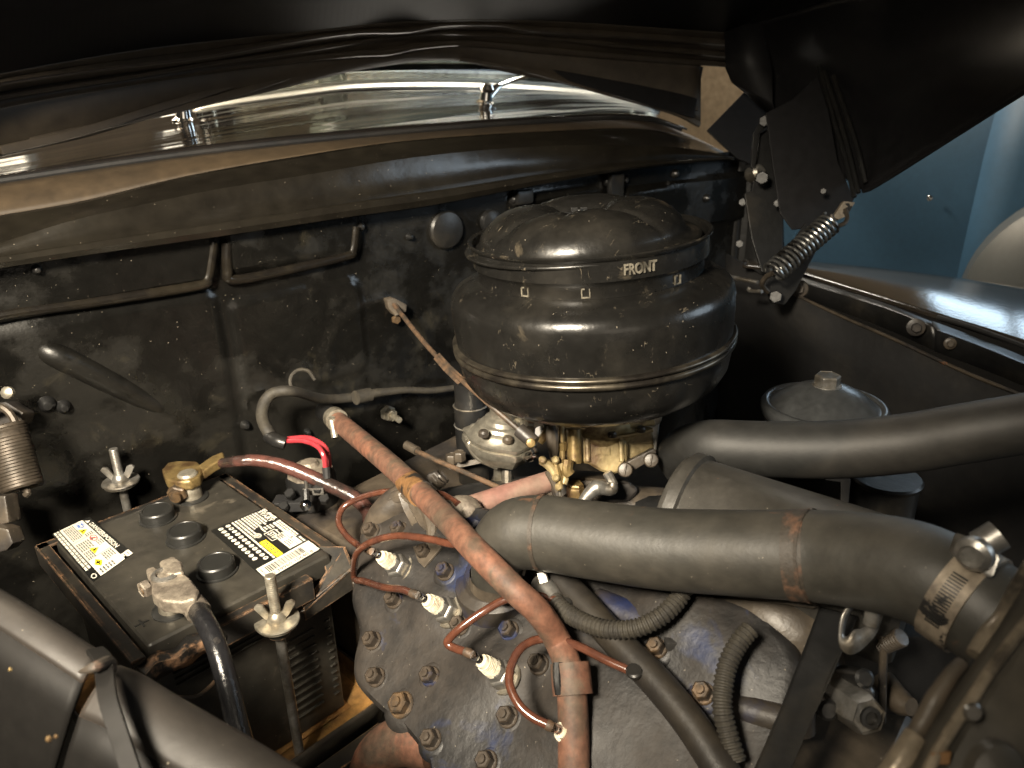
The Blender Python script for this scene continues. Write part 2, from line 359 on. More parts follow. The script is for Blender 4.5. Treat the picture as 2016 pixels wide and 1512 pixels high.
def slab(poly, d, th=.004, off=FW):
    pts = [P(q[0], q[1], q[2] if len(q) > 2 else d) for q in poly]; return MB().prism(pts, off * th)

# ------------------------------------------------------------------ the place round the car
def sheet(name, o, x, y, m):
    b = MB(); b.box(o, x, y, nz(np.cross(x, y)) * .03); return struct(b.o(name, m))
sheet('garage_floor', (1.5, 1.0, -1.0), EX * 11, EY * 11, 'conc')
sheet('garage_wall', (1.5, 5.2, .8), EX * 11, EZ * 3.6, 'wall')
sheet('garage_ceiling', (1.5, 3.2, 1.75), EX * 11, EY * 4.2, 'ceil')
sheet('garage_side_wall', (4.9, 1.0, .8), EY * 11, EZ * 3.6, 'wall')
t = thing('garage_window', 'daylit window in the side wall beyond the blue car', 'window', (4.86, .35, .3))
MB().box((4.87, .35, .85), EX * .01, EY * .9, EZ * .8).o('pane', 'pane', t)
for yy in (-.12, .35, .82): MB().box((4.85, yy, .85), EX * .05, EY * .06, EZ * .92).o('mullion', 'lampbody', t)
for zz in (.42, 1.28): MB().box((4.85, .35, zz), EX * .048, EY * 1.0, EZ * .06).o('rail', 'lampbody', t)
for k, (x, y) in enumerate([(.1, 1.7), (1.0, 2.5), (2.0, 1.9), (3.9, 1.4)]):  # the last strip is added to brighten the side wall for reflections
    t = thing('strip_light', ['strip light over the left of the windshield', 'strip light behind the windshield middle', 'strip light over the right of the windshield', 'added strip light brightening the side wall above the blue car'][k], 'lamp', (x, y, 1.66), 'strip lights on the ceiling')
    MB().box((x, y, 1.70), EX * .9, EY * .12, EZ * .05).o('housing', 'lampbody', t, .006)
    MB().tube([(x - .42, y, 1.655), (x + .42, y, 1.655)], .018, 4, 10).o('lamp_tube', 'tube', t)

for k, (xa, xb) in enumerate([(-2.3, -1.9), (.9, 1.7), (2.5, 3.0)]):  # glowing windows added to give the cowl skin something bright to reflect
    t = thing('garage_window', ['left added bright window in the back wall behind the windshield', 'middle added bright window in the back wall behind the windshield', 'right added bright window in the back wall behind the windshield'][k], 'window', ((xa + xb) / 2, 5.1, .1), 'added windows in the back wall')
    MB().box(((xa + xb) / 2, 5.17, .55), EX * (xb - xa), EY * .01, EZ * .28).o('pane', 'warmpane', t)
    for xx in (xa, (xa + xb) / 2, xb): MB().box((xx, 5.15, .55), EX * .05, EY * .05, EZ * .36).o('mullion', 'lampbody', t)
    for zz in (.39, .71): MB().box(((xa + xb) / 2, 5.15, zz), EX * (xb - xa + .1), EY * .048, EZ * .06).o('rail', 'lampbody', t)
for k, (xa, xb, z) in enumerate([(-1.5, -.5, .42), (-.3, .6, .66), (-.9, .2, .95)]):  # strip lights added to lay bright streaks on the cowl
    t = thing('strip_light', ['lowest added strip light on the back wall', 'middle added strip light on the back wall', 'topmost added strip light on the back wall'][k], 'lamp', ((xa + xb) / 2, 5.15, z), 'added strip lights on the back wall')
    MB().box(((xa + xb) / 2, 5.16, z), EX * (xb - xa), EY * .03, EZ * .09).o('housing', 'lampbody', t, .004)
    MB().tube([(xa + .04, 5.12, z), (xb - .04, 5.12, z)], .018, 4, 10).o('lamp_tube', 'walltube', t)
# blue car parked alongside
t = thing('parked_car', 'blue grey car body with a door seam, seen beyond the far fender', 'car', (2.3, .2, -.95))
rows = []
for z, x in [(-1.0, 2.36), (-.7, 2.26), (-.45, 2.2), (-.2, 2.19), (-.02, 2.22), (.05, 2.27), (.08, 2.4), (.09, 3.0)]:
    rows.append([np.array([x + .03 * math.sin(y * 1.3), y, z]) for y in np.linspace(-1.6, .96, 40)])
MB().grid(rows).o('side_panel', 'bluecar', t, thick=.02)
q0, q1 = PX(1962, 215, 2.2), PX(1885, 548, 2.2)
dp = []
for z, x in [(-.9, 2.30), (-.7, 2.245), (-.45, 2.185), (-.2, 2.176), (-.02, 2.205), (.045, 2.255)]:
    ya = q0[1] + (q1[1] - q0[1]) * (z - q0[2]) / (q1[2] - q0[2]); dp.append([np.array([x + .03 * math.sin(y * 1.3), y, z]) for y in np.linspace(ya, ya - .9, 12)])
MB().grid(dp).o('door', 'bluecar', t, thick=.012)
fc = PX(2150, 640, 2.0)
MB().lathe([(0, .11), (.12, .105), (.22, .085), (.27, .05), (.285, 0), (.285, -.1)], fc + [.14, 0, 0], (-1, 0, 0), 48).o('fender', 'bluef', t)
MB().lathe([(0, .003), (.005, .002), (.007, 0)], PX(1830, 390, 2.175), (-1, 0, 0), 16).o('door_glint', 'chrome', t)  # small chrome disc put in for the highlight on the door

# ------------------------------------------------------------------ cowl, windshield
cowl = thing('cowl', 'glossy black cowl between the firewall and the windshield', 'cowl', PF(700, 300, -.1))
C4 = curve([(-80, 372), (0, 360), (397, 303), (800, 262), (1097, 241), (1267, 237), (1350, 262), (1440, 306)])
C3 = curve([(-80, 438), (0, 424), (160, 396), (360, 348), (560, 312), (800, 277), (1097, 257), (1267, 254), (1370, 276), (1441, 307)])
C2 = curve([(-80, 498), (0, 478), (140, 435), (280, 403), (430, 372), (600, 345), (800, 312), (1000, 292), (1200, 285), (1350, 292), (1443, 308)])
C1 = curve([(-80, 519), (0, 507), (240, 470), (500, 432), (700, 401), (898, 373), (1077, 345), (1267, 323), (1445, 309)])
C0 = curve([(-80, 540), (0, 528), (178, 501), (428, 466), (700, 425), (843, 405), (1077, 361), (1267, 330), (1452, 314)])
xs = np.linspace(-380, 1446, 130)
rows = []
def addrows(a, b, oa, ob, n, bulge=0):
    for t in np.linspace(0, 1, n, endpoint=False):
        rows.append([PF(x, a(x) * (1 - t) + b(x) * t, oa * (1 - t) + ob * t + bulge * math.sin(math.pi * t)) for x in xs])
addrows(C4, C3, -.075, -.035, 6, .004); addrows(C3, C2, -.035, .008, 8, -.004)
addrows(C2, C1, .008, .012, 14, .002); addrows(C1, C0, .03, .032, 4); addrows(C0, C0, .032, .0, 3)
nl = 6
MB().grid(rows[:nl + 1]).o('gutter_ledge', 'ledge', cowl, thick=.003)
MB().grid(rows[nl:nl + 23]).o('cowl_face', 'cowlin', cowl, thick=.003)
MB().grid([[PF(x, C1(x), .012) for x in xs], [PF(x, C1(x), .03) for x in xs], [PF(x, (C1(x) + C0(x)) / 2, .033) for x in xs], [PF(x, C0(x), .03) for x in xs], [PF(x, C0(x) + 2, .003) for x in xs]]).o('lip', 'cowlin', cowl, thick=.002)
# rubber seal and outer cowl skin
MB().tube([PF(x, C4(x) - 3, -.077) for x in np.linspace(-380, 1340, 36)], .004, 2, 8).o('hood_seal', 'flat', cowl)
sk = curve([(-80, 300), (0, 285), (400, 216), (560, 194), (700, 178), (950, 176), (1190, 190), (1290, 215), (1370, 262)])
ob_, rows = -.085, []
xs2 = np.linspace(-380, 1352, 96)
for t in np.linspace(0, 1, 14):
    rr = []
    for x in xs2:
        xx = x * (1 - .0 * t); y0 = C4(xx) - 6; y1 = sk(xx)
        rr.append(PF(xx, y0 * (1 - t) + y1 * t, -.085 - t * .36 + 0.0 * math.sin(math.pi * t)))
    rows.append(rr)
MB().grid(rows).o('outer_skin', 'gloss', cowl, thick=.003)
# outline of the vent lid on the cowl
def onskin(x, y, e=0.0):
    t = (y - (C4(x) - 6)) / (sk(x) - (C4(x) - 6)); return PF(x, y, -.085 - t * .36 + e)
vl = [(412, 268), (430, 276), (700, 247), (1000, 222), (1060, 222)]
MB().tube([onskin(x, y, .001) for x, y in vl], .0016, 6, 6).o('vent_lid_edge', 'flat', cowl)
MB().tube([onskin(x, y, .002) for x, y in [(412, 268), (440, 262), (560, 248), (760, 232)]], .002, 6, 6).o('vent_lid_edge', 'gloss', cowl)

ws = thing('windshield', 'windshield with bright lower trim behind the cowl', 'windshield', PF(800, 170, -.46))
tr = curve([(360, 220), (420, 209), (480, 199), (560, 188), (700, 171), (950, 169), (1190, 186), (1300, 206)])
xs3 = np.linspace(380, 1300, 44)
def WS(x, y): return PF(x, y, -.46 - max(0, (tr(x) - y)) * .0006)
MB().grid([[PF(x, tr(x) + 9, -.432) for x in xs3], [PF(x, tr(x) + 4, -.440) for x in xs3], [PF(x, tr(x) - 2, -.455) for x in xs3], [PF(x, tr(x) - 9, -.462) for x in xs3], [PF(x, tr(x) - 14, -.458) for x in xs3]]).o('lower_trim', 'trim', ws, thick=.004)
MB().grid([[PF(x, tr(x) + 14, -.428) for x in xs3], [PF(x, tr(x) + 9, -.433) for x in xs3]]).o('trim_gasket', 'flat', ws, thick=.003)
MB().grid([[PF(x, tr(x) - 12 - v, -.46 - v * .0007) for x in xs3] for v in np.linspace(0, 260, 8)]).o('pane', 'glass', ws, thick=.005)
MB().tube([WS(684, 176), WS(672, 150), WS(640, 90), WS(600, 0)], .007, 4, 8).o('centre_pillar', 'trim', ws)
# steering wheel and seat behind the glass
sw = thing('steering_wheel', 'thin pale steering wheel seen through the windshield', 'steering wheel', PF(830, 170, -.75))
a_, b_, n_ = basis(nz(np.array([0, 1, -.5])))
cc = PF(842, 190, -.75)
MB().tube([cc + (EX * math.cos(t) + nz(np.array([0, .45, .9])) * math.sin(t)) * .19 for t in np.linspace(0, 2 * math.pi, 40)], .009, 0, 8).o('rim', 'wheel', sw)
for a in (.25, math.pi - .25): MB().tube([cc, cc + (EX * math.cos(a) + nz(np.array([0, .45, .9])) * math.sin(a)) * .19], .007, 3, 8).o('spoke', 'wheel', sw)
MB().lathe([(.0, .03), (.03, .02), (.04, -.02)], cc, (0, -.9, .45), 16).o('hub', 'chrome', sw)
t = thing('seat', 'dim cloth seat back seen through the windshield', 'seat', PF(800, 300, -1.5))
MB().box(PF(1000, 165, -1.5), UF * 1.5, NF * .2, EZ * .9).o('backrest', 'interior', t, .05, 3)

# wipers
def wiper(px, arm, lab):
    q = onskin(px[0], px[1]); t = thing('wiper', lab, 'wiper', q, 'windshield wipers')
    MB().lathe([(.017, 0), (.017, .004), (.012, .007), (.010, .020), (.013, .026), (.009, .034), (.0, .036)], q, (0, -.2, 1), 20).o('pivot', 'chrome', t)
    if arm:
        p = [P(a[0], a[1], depth(q) + a[2]) for a in arm]
        MB().tube(p, [.007, .0075, .0045, .0035, .003], 6, 10).o('arm', 'chrome', t)
    return t
wiper((955, 205), [(960, 192, .0), (972, 176, .01), (985, 168, .02), (1020, 155, .06), (1075, 140, .12)], 'chrome wiper arm by the middle of the windshield')
wiper((362, 240), [(362, 228, 0), (360, 214, .01), (356, 180, .04), (350, 130, .1)], 'chrome wiper pivot standing on the left of the cowl')

# ------------------------------------------------------------------ firewall
fwt = thing('firewall', 'black painted firewall with pressed ribs and peeling paint', 'firewall', PF(700, 700))
def uz(p): d = p - _A; return float(np.dot(d, UF)), float(p[2])
def seg(p, a, b):
    a, b = np.array(a), np.array(b); t = max(0, min(1, np.dot(p - a, b - a) / np.dot(b - a, b - a))); q = a + (b - a) * t; return math.hypot(*(p - q)), t
def S(x): x = max(0., min(1., x)); return x * x * (3 - 2 * x)
rect = []
def panel(px, h, w, r=.012):                     # raised plate with rounded corners from a pixel box on the wall
    c = [uz(PF(*q)) for q in px]; u0 = min(c[0][0], c[3][0]); u1 = max(c[1][0], c[2][0]); z0 = np.mean([c[2][1], c[3][1]]); z1 = np.mean([c[0][1], c[1][1]])
    rect.append(((u0 + u1) / 2, (z0 + z1) / 2, (u1 - u0) / 2, (z1 - z0) / 2, h, w, r))
panel([(-200, 400), (404, 400), (404, 556), (-200, 650)], .011, .012)
panel([(450, 400), (697, 380), (697, 492), (450, 545)], .011, .012)
panel([(478, 575), (705, 560), (705, 760), (478, 760)], .004, .006)
panel([(-200, 640), (425, 600), (425, 1100), (-200, 1100)], .005, .012)
panel([(1225, 340), (1900, 300), (1900, 384), (1225, 410)], .010, .008)
beads = [([uz(PF(-60, 790)), uz(PF(122, 748))], .007, .009), ([uz(PF(1010, 402)), uz(PF(1185, 372))], .007, .01)]
circ = [(uz(PF(745, 705)), .075, .016, .0022), (uz(PF(600, 750)), .018, .004, .003), (uz(PF(510, 790)), .016, .004, .003)]
def hgt(u, z):
    h = 0; p = np.array([u, z])
    for cx, cy, hx, hy, H, w, r in rect:
        dx, dy = abs(u - cx) - hx + r, abs(z - cy) - hy + r
        d = math.hypot(max(dx, 0), max(dy, 0)) + min(max(dx, dy), 0) - r; h = max(h, H * S(.5 - d / w))
    for (a, b), H, w in beads:
        d, t = seg(p, a, b); h = max(h, (H * (1 - .5 * t)) * math.exp(-(d / w * 1.6) ** 2) + 0)
    for c, R, w, H in circ: h += H * math.exp(-((math.hypot(u - c[0], z - c[1]) - R) / w * 2) ** 2)
    h += .0015 * math.sin(u * 23 + z * 9) * math.sin(z * 31 - u * 7)
    return h
rows = []
UE = uz(PF(1448, 500))[0]; _zs = [uz(PF(x, C0(x))) for x in range(-80, 1450, 30)]
zt = lambda u: float(np.interp(u, [q[0] for q in _zs], [q[1] for q in _zs]))
for j in range(150):
    rr = []
    for i in range(340):
        u = -.45 + (UE + .45) * i / 339; z = zt(u) + .014 - (1.0) * (j / 149) ** 1.15
        rr.append(_A + UF * u + EZ * z + NF * hgt(u, z))
    rows.append(rr)
MB().grid(rows).o('pressed_panel', 'firewall', fwt)
for px, r in (((878, 452), .026), ((966, 436), .017)):
    q = PF(*px, .002); MB().lathe([(r, -.002), (r, .003), (r * .9, .006), (r * .5, .0085), (0, .009)], q, NF, 36).o('round_plug', 'black', fwt)
for px, r in [((1010, 392), .006), ((1328, 342), .006), ((1195, 357), .006), ((1228, 354), .006), ((72, 530), .004), ((805, 466), .004), ((482, 836), .005), ((604, 850), .004), ((955, 462), .006), ((1390, 390), .006), ((1385, 520), .006), ((708, 446), .005), ((92, 795), .007), ((125, 800), .006)]:
    MB().lathe([(r * 1.3, 0), (r * 1.2, .002), (r, .005), (r * .6, .008), (0, .009)], PF(*px, hgt(*uz(PF(*px)))), NF, 12).o('rivet', 'black', fwt)
q = PF(1212, 370, .010); MB().box(q, UF * .028, EZ * .045, NF * .012).o('small_bracket', 'black', fwt, .004)
q = PF(1030, 388, .008); MB().box(q, UF * .03, EZ * .02, NF * .014).o('small_bracket', 'black', fwt, .005)
q = PF(762, 812, .004)
MB().hexn(q, NF, .011, .007).hexn(q + NF * .007, NF, .0085, .009).tube([q + NF * .01, q + NF * .034], .0042, 2, 10).o('stud_bolt', 'zinc', fwt)
for pts in ([(-60, 648), (0, 621), (200, 592), (390, 562), (408, 548), (414, 520), (420, 476)], [(447, 478), (448, 530), (460, 551), (560, 533), (680, 504), (694, 492), (700, 446)]):
    MB().tube([PF(x, y, .0068) for x, y in pts], .0060, 8, 16).o('pressed_ridge', 'ridge', fwt)
for pts in ([(-40, 604), (120, 583), (396, 540)],):
    MB().tube([PF(x, y, .0005) for x, y in pts], .0042, 6, 12).o('pressed_ridge', 'ridge', fwt)
MB().tube([PF(78, 682, -.014), PF(92, 690, -.002), PF(130, 708, .003), PF(240, 764, .000), PF(330, 810, -.008), PF(365, 828, -.018)], [.008, .0125, .0135, .0125, .011, .008], 8, 20).o('pressed_bead', 'firewall', fwt)
# return flange at its right end and lower toe board
MB().grid([[_A + UF * (UE + e) + EZ * z + NF * o for z in np.linspace(-.9, -.135, 20)] for e, o in ((-.012, .001), (.006, .003), (.012, .012), (.012, .06))]).o('side_flange', 'black', fwt, thick=.004)
slab([(1440, 300), (1540, 296), (1545, 505), (1492, 507), (1500, 560), (1470, 720), (1440, 720)], UE * 0 + 1.46, .01).o('hinge_pillar', 'flat', fwt, .002)

# ------------------------------------------------------------------ hood
hood = thing('hood', 'open black hood overhead with ribbed rear edge', 'hood', P(850, 60, 1.1))
Eg = curve([(-120, 340), (0, 305), (159, 270), (345, 217), (421, 202), (556, 171), (694, 137), (800, 121), (860, 116), (914, 119), (1002, 141), (1089, 159), (1192, 186), (1271, 206), (1351, 231), (1392, 252)])
L3 = curve([(-120, 238), (0, 204), (238, 163), (420, 137), (595, 116), (700, 106), (767, 103), (811, 93), (914, 85), (1057, 98), (1230, 113), (1430, 127), (1560, 136)])
L2 = curve([(-120, 215), (0, 187), (238, 150), (420, 121), (595, 97), (700, 81), (800, 66), (879, 63), (1057, 71), (1230, 89), (1454, 110), (1560, 118)])
L1 = curve([(-120, 188), (0, 161), (220, 130), (397, 109), (560, 80), (700, 61), (799, 59), (867, 47), (986, 46), (1041, 56), (1230, 70), (1442, 85), (1560, 94)])
L0 = curve([(-120, 165), (0, 140), (278, 93), (560, 62), (800, 38), (1041, 36), (1442, 62), (1560, 70)])
dE = lambda x: float(np.interp(x, [-400, -120, 0, 400, 850, 1392, 1560], [.69, .80, .86, 1.05, 1.22, 1.36, 1.36]))
xs = np.concatenate([np.linspace(-400, 1400, 140), np.linspace(1412, 1560, 14)])
def hoodpt(x, lev, extra=0):
    return P(x, lev, dE(x) * extra)
rows = []
for (a, b, da, db, n) in ((L3, L2, .975, .955, 7), (L2, L1, .955, .93, 7), (L1, L0, .93, .91, 6)):
    for t in np.linspace(0, 1, n, endpoint=False):
        rg = -.010 * math.exp(-(min(t, 1 - t) / .16) ** 2) if a is not L1 else -.010 * math.exp(-(t / .2) ** 2)
        rows.append([P(x, a(x) * (1 - t) + b(x) * t, dE(x) * (da * (1 - t) + db * t) + rg) for x in xs])
rows.append([P(x, L0(x), dE(x) * .91) for x in xs])
MB().grid(rows).o('ribbed_edge_channel', 'hood', hood, thick=.003)
top = [rows[-1]]
def up(x, y, k): return P(x, y, dE(x) * k)
for y, k in ((-30, .84), (-200, .70), (-500, .55), (-950, .44)): top.append([up(x, y, k) for x in xs])
e1 = top[-1]; top.append([np.array([p[0] * .6, p[1] - .55, p[2] + .12]) for p in e1]); top.append([np.array([p[0] * .4, p[1] - .9, p[2] + .13]) for p in e1])
MB().grid(top).o('inner_skin', 'hoodd', hood, thick=.003)  # darker copy of the hood paint stands in for shade overhead
xl = np.linspace(-400, 1396, 104)
low = []
for t in np.linspace(0, 1, 8):
    low.append([P(x, Eg(x) * (1 - t) + L3(x) * t, dE(x) * (1 - .022 * t) - .006 * math.sin(math.pi * t)) for x in xl if x < 1382])
MB().grid(low).o('rear_edge_strip', 'hood', hood, thick=.003)
for cv, k_ in ((L1, .928), (L2, .953), (L3, .973)):
    MB().tube([P(x, cv(x), dE(x) * k_ - .005) for x in np.linspace(-400, 1470, 72)], .0046, 2, 8).o('rolled_rib', 'ribp', hood)
# diagonal folded braces below the ribs
for pts in ([(0, 296, -.012), (150, 262, -.014), (300, 216, -.016), (430, 176, -.015), (530, 138, -.012)], [(60, 280, -.01), (250, 236, -.012), (430, 194, -.014), (620, 132, -.012)],
            [(905, 114, -.008), (1030, 135, -.012), (1180, 178, -.012), (1320, 218, -.012), (1378, 246, -.01)], [(960, 106, -.008), (1080, 128, -.012), (1220, 168, -.012), (1375, 214, -.012)]):
    MB().ribbon([P(x, y, dE(x) + o) for x, y, o in [(*np.array(p)[:3],) for p in crom(pts, 6)]], UP, .010, .006).o('folded_brace', 'hood', hood, .002)
MB().prism([P(x, y, dE(x) * .985) for x, y in [(1050, 112), (1385, 131), (1366, 232), (1240, 196), (1120, 158)]], FW * .004).o('gusset', 'hoodd', hood, .001)
# right flank with the notch left open beside the rear edge
fl = []
bot = [(1466, 182, 1.30), (1500, 215, 1.28), (1560, 250, 1.24), (1640, 330, 1.16), (1700, 376, 1.10), (1730, 362, 1.07), (1860, 280, .97), (2016, 181, .86), (2250, 40, .74)]
topp = [(1440, 62, 1.24), (1500, 40, 1.2), (1570, 20, 1.15), (1660, -10, 1.07), (1740, -30, 1.0), (1800, -60, .95), (1960, -120, .84), (2160, -200, .72), (2450, -300, .6)]
for t in np.linspace(0, 1, 22):
    rr = []
    for a, b in zip(bot, topp):
        dd = a[2] * (1 - t) + b[2] * t + .05 * math.sin(math.pi * t); rr.append(P(a[0] * (1 - t) + b[0] * t, a[1] * (1 - t) + b[1] * t, dd))
    fl.append(crom(rr, 5))
MB().grid(fl).o('side_skin', 'hoodd', hood, thick=.003)
MB().tube([P(x, y, d - .003) for x, y, d in bot[4:]], .0035, 5, 8).o('folded_edge', 'hoodd', hood)
tt = [[p * 1.0 for p in fl[-1]]]
tt.append([p + np.array([-.1, -.15, .22]) for p in tt[0]]); tt.append([p + np.array([-.5, -.35, .30]) for p in tt[0]])
MB().grid(tt).o('side_skin', 'hoodd', hood, thick=.003)
MB().grid([[P(1426, 60, 1.235), P(1500, 38, 1.2)], [P(1428, 134, 1.26), P(1520, 140, 1.24)], [P(1440, 163, 1.27), P(1520, 200, 1.25)], [P(1462, 180, 1.29), P(1530, 240, 1.25)]]).o('corner_plate', 'hoodd', hood, thick=.003)
slab([(1392, 256), (1464, 182), (1530, 170), (1545, 300), (1500, 330), (1452, 312)], 1.34, .006).o('corner_brace', 'hoodd', hood, .001)
# ridges on the flank bracket
for pts in ([(1612, 130), (1640, 230), (1664, 310), (1682, 388)], [(1622, 140), (1650, 225), (1674, 310), (1690, 380)], [(1640, 150), (1668, 230), (1690, 300), (1704, 360)]):
    MB().tube([P(x, y, float(np.interp(x, [1560, 1640, 1700], [1.245, 1.17, 1.1])) - .012) for x, y in pts], .0035, 6, 8).o('pressed_rib', 'black', hood)

# ------------------------------------------------------------------ hood hinge on the far side
hg = thing('hinge', 'black hood hinge with plates and bolts behind the air cleaner', 'hinge', P(1530, 590, 1.12))
slab([(1508, 222), (1560, 196), (1610, 150), (1632, 220), (1650, 320), (1664, 350), (1682, 392), (1676, 402), (1640, 422), (1612, 448), (1560, 452), (1536, 420), (1522, 330)], 1.13).o('hinge_plate', 'hoodd', hg, .0015)
slab([(1492, 300), (1496, 262), (1520, 250), (1524, 238), (1536, 330), (1541, 400), (1541, 510), (1520, 540), (1500, 535), (1480, 470), (1466, 380), (1480, 376)], 1.17, .006).o('upright_plate', 'black', hg, .0015)
slab([(1586, 438), (1620, 470), (1568, 570), (1545, 600), (1518, 596), (1505, 560), (1530, 520)], 1.09, .005).o('lower_arm', 'black', hg, .0015)
slab([(1504, 225), (1522, 238), (1495, 262), (1487, 330), (1478, 330), (1484, 262)], 1.15, .006).o('link', 'black', hg, .0015)
for (x, y, d, r) in [(1505, 238, 1.15, .012), (1500, 350, 1.14, .014), (1530, 400, 1.14, .008), (1462, 398, 1.2, .009), (1456, 480, 1.22, .009), (1527, 584, 1.08, .013), (1621, 376, 1.1, .006)]:
    MB().hexn(P(x, y, d - .002), -ray(x, y), r * .75, r * .6).o('bolt', 'black', hg)
MB().lathe([(.012, 0), (.012, .02), (.008, .024), (0, .025)], P(1478, 345, 1.18), -FW + RT * .4, 14).o('pivot_pin', 'steel', hg)
slab([(1661, 396), (1684, 398), (1668, 425), (1652, 432), (1640, 428)], 1.08, .01).o('spring_hook_tab', 'plate', hg, .001)
MB().tube([P(1420, 541, 1.2), P(1452, 548, 1.15), P(1492, 556, 1.12)], .003, 3, 8).tube([P(1476, 566, 1.14), P(1475, 572, 1.14), P(1500, 574, 1.12)], .003, 3, 8).o('guide_wire', 'steel', hg)
sp = thing('hood_spring', 'steel coil spring hooked under the hood on the right', 'spring', P(1590, 480, 1.06))
a, b = P(1521, 538, 1.04), P(1637, 437, 1.05)
MB().coil(a, b, .0152, .0021, 15.2, 8, 20).o('coil', 'spring', sp)
MB().tube([b + UP * .010, P(1645, 444, 1.05), P(1662, 440, 1.05), P(1668, 428, 1.055), P(1664, 412, 1.06)], .003, 5, 8).o('hook', 'springr', sp)
MB().tube([a, P(1508, 545, 1.05), P(1500, 560, 1.06), P(1512, 575, 1.07)], .0035, 5, 8).o('hook', 'springr', sp)
sp = thing('hood_spring', 'dull brown coil spring at the left edge of the picture', 'spring', P(30, 900, .72))
MB().coil(P(10, 842, .72), P(44, 960, .72), .0155, .0030, 19, 8, 18).o('coil', 'springr', sp)
MB().tube([P(44, 960, .72), P(55, 968, .715), P(50, 975, .715)], .003, 4, 8).o('hook', 'springr', sp)
MB().tube([P(36, 845, .72), P(20, 815, .72), P(-5, 800, .72), P(-30, 815, .73)], .0035, 5, 8).o('hook', 'springr', sp)
MB().lathe([(.006, 0), (.006, .004), (0, .008)], P(18, 773, .73), -FW, 10).o('end_pin', 'zinc', sp)
slab([(-60, 800), (10, 790), (46, 812), (40, 835), (-10, 850), (-60, 850)], .745, .02).o('spring_anchor', 'oily', sp, .003)
hb = thing('bracket', 'small corroded bracket low on the left edge', 'bracket', P(8, 1060, .72))
slab([(-30, 1030), (16, 1042), (26, 1070), (12, 1085), (-30, 1095)], .72, .02).o('bracket_plate', 'oily', hb, .003)
slab([(-40, 980), (10, 975), (18, 1030), (-30, 1040)], .73, .02).o('bracket_leg', 'oily', hb, .003)

# ------------------------------------------------------------------ far fender and inner apron
fd = thing('front_fender', 'glossy black front fender on the far side', 'fender', PX(1800, 600, 1.2))
T0 = [(1462, 512, 1.25), (1560, 516, 1.22), (1700, 530, 1.18), (1850, 548, 1.14), (2016, 572, 1.09), (2250, 610, 1.02)]
T1 = [(1462, 524, 1.21), (1560, 536, 1.16), (1680, 572, 1.08), (1835, 622, .98), (2016, 682, .88), (2250, 770, .77)]
out = [P(*p) for p in T0]; inn = [P(*p) for p in T1]; rows = []
for t in np.linspace(-1.2, 1, 24):
    if t < 0: rows.append(crom([o + np.array([.30 * -t, 0, -.25 * t * t]) for o in out], 8))
    else: rows.append(crom([lerp(o, i, t) + EZ * .003 * math.sin(math.pi * t) for o, i in zip(out, inn)], 8))
MB().grid(rows).o('fender_skin', 'fender', fd, thick=.003)
E1 = [(1560, 541, 1.155), (1655, 570, 1.085), (1740, 596, 1.03), (1836, 634, .965)]
MB().grid([crom([P(*p) for p in E1], 6), crom([P(p[0] + 6, p[1] + 12, p[2] - .012) for p in E1], 6), crom([P(p[0] + 6, p[1] + 40 + 6 * k, p[2] - .01) for k, p in enumerate(E1)], 6)]).o('inner_flange', 'black', fd, thick=.003)
E2 = [(1836, 632, .965), (1925, 665, .92), (2016, 702, .865), (2200, 780, .78)]
MB().grid([crom([P(*p) for p in E2], 6), crom([P(p[0] + 4, p[1] + 16, p[2] - .02) for p in E2], 6), crom([P(p[0] + 4, p[1] + 60, p[2] - .018) for p in E2], 6)]).o('inner_flange', 'black', fd, thick=.003)
MB().tube([P(1846, 624, .955), P(1910, 643, .92), P(2016, 682, .865), P(2120, 722, .82)], .0032, 5, 8).o('fender_welt', 'flat', fd)
for x, y, d, r in [(1573, 568, 1.13, .010), (1803, 644, .962, .0085), (1870, 676, .925, .0055)]:
    MB().lathe([(r * 1.3, 0), (r * 1.3, .002), (r, .003)], P(x, y, d), nz([-1, -.35, .15]), 20).hexn(P(x, y, d) + nz([-1, -.35, .15]) * .003, nz([-1, -.35, .15]), r * .75, r * .7).o('bolt', 'oily', fd)
ap = thing('inner_apron', 'dark inner apron wall below the far fender', 'panel', PX(1700, 700, 1.13))
G1 = [(1430, 500, 1.3), (1553, 576, 1.15), (1660, 626, 1.07), (1760, 670, .99), (1900, 735, .90), (2016, 782, .84), (2250, 880, .76)]
g = [P(*p) for p in G1]
rows = [crom([p - EZ * h + np.array([.03 * h / .6, 0, 0]) for p in g], 8) for h in np.linspace(0, .6, 10)]
MB().grid(rows).o('apron_panel', 'flat', ap, thick=.004)
MB().tube([p + np.array([-.002, 0, .002]) for p in g[1:]], .0022, 6, 6).o('rolled_edge', 'oily', ap)

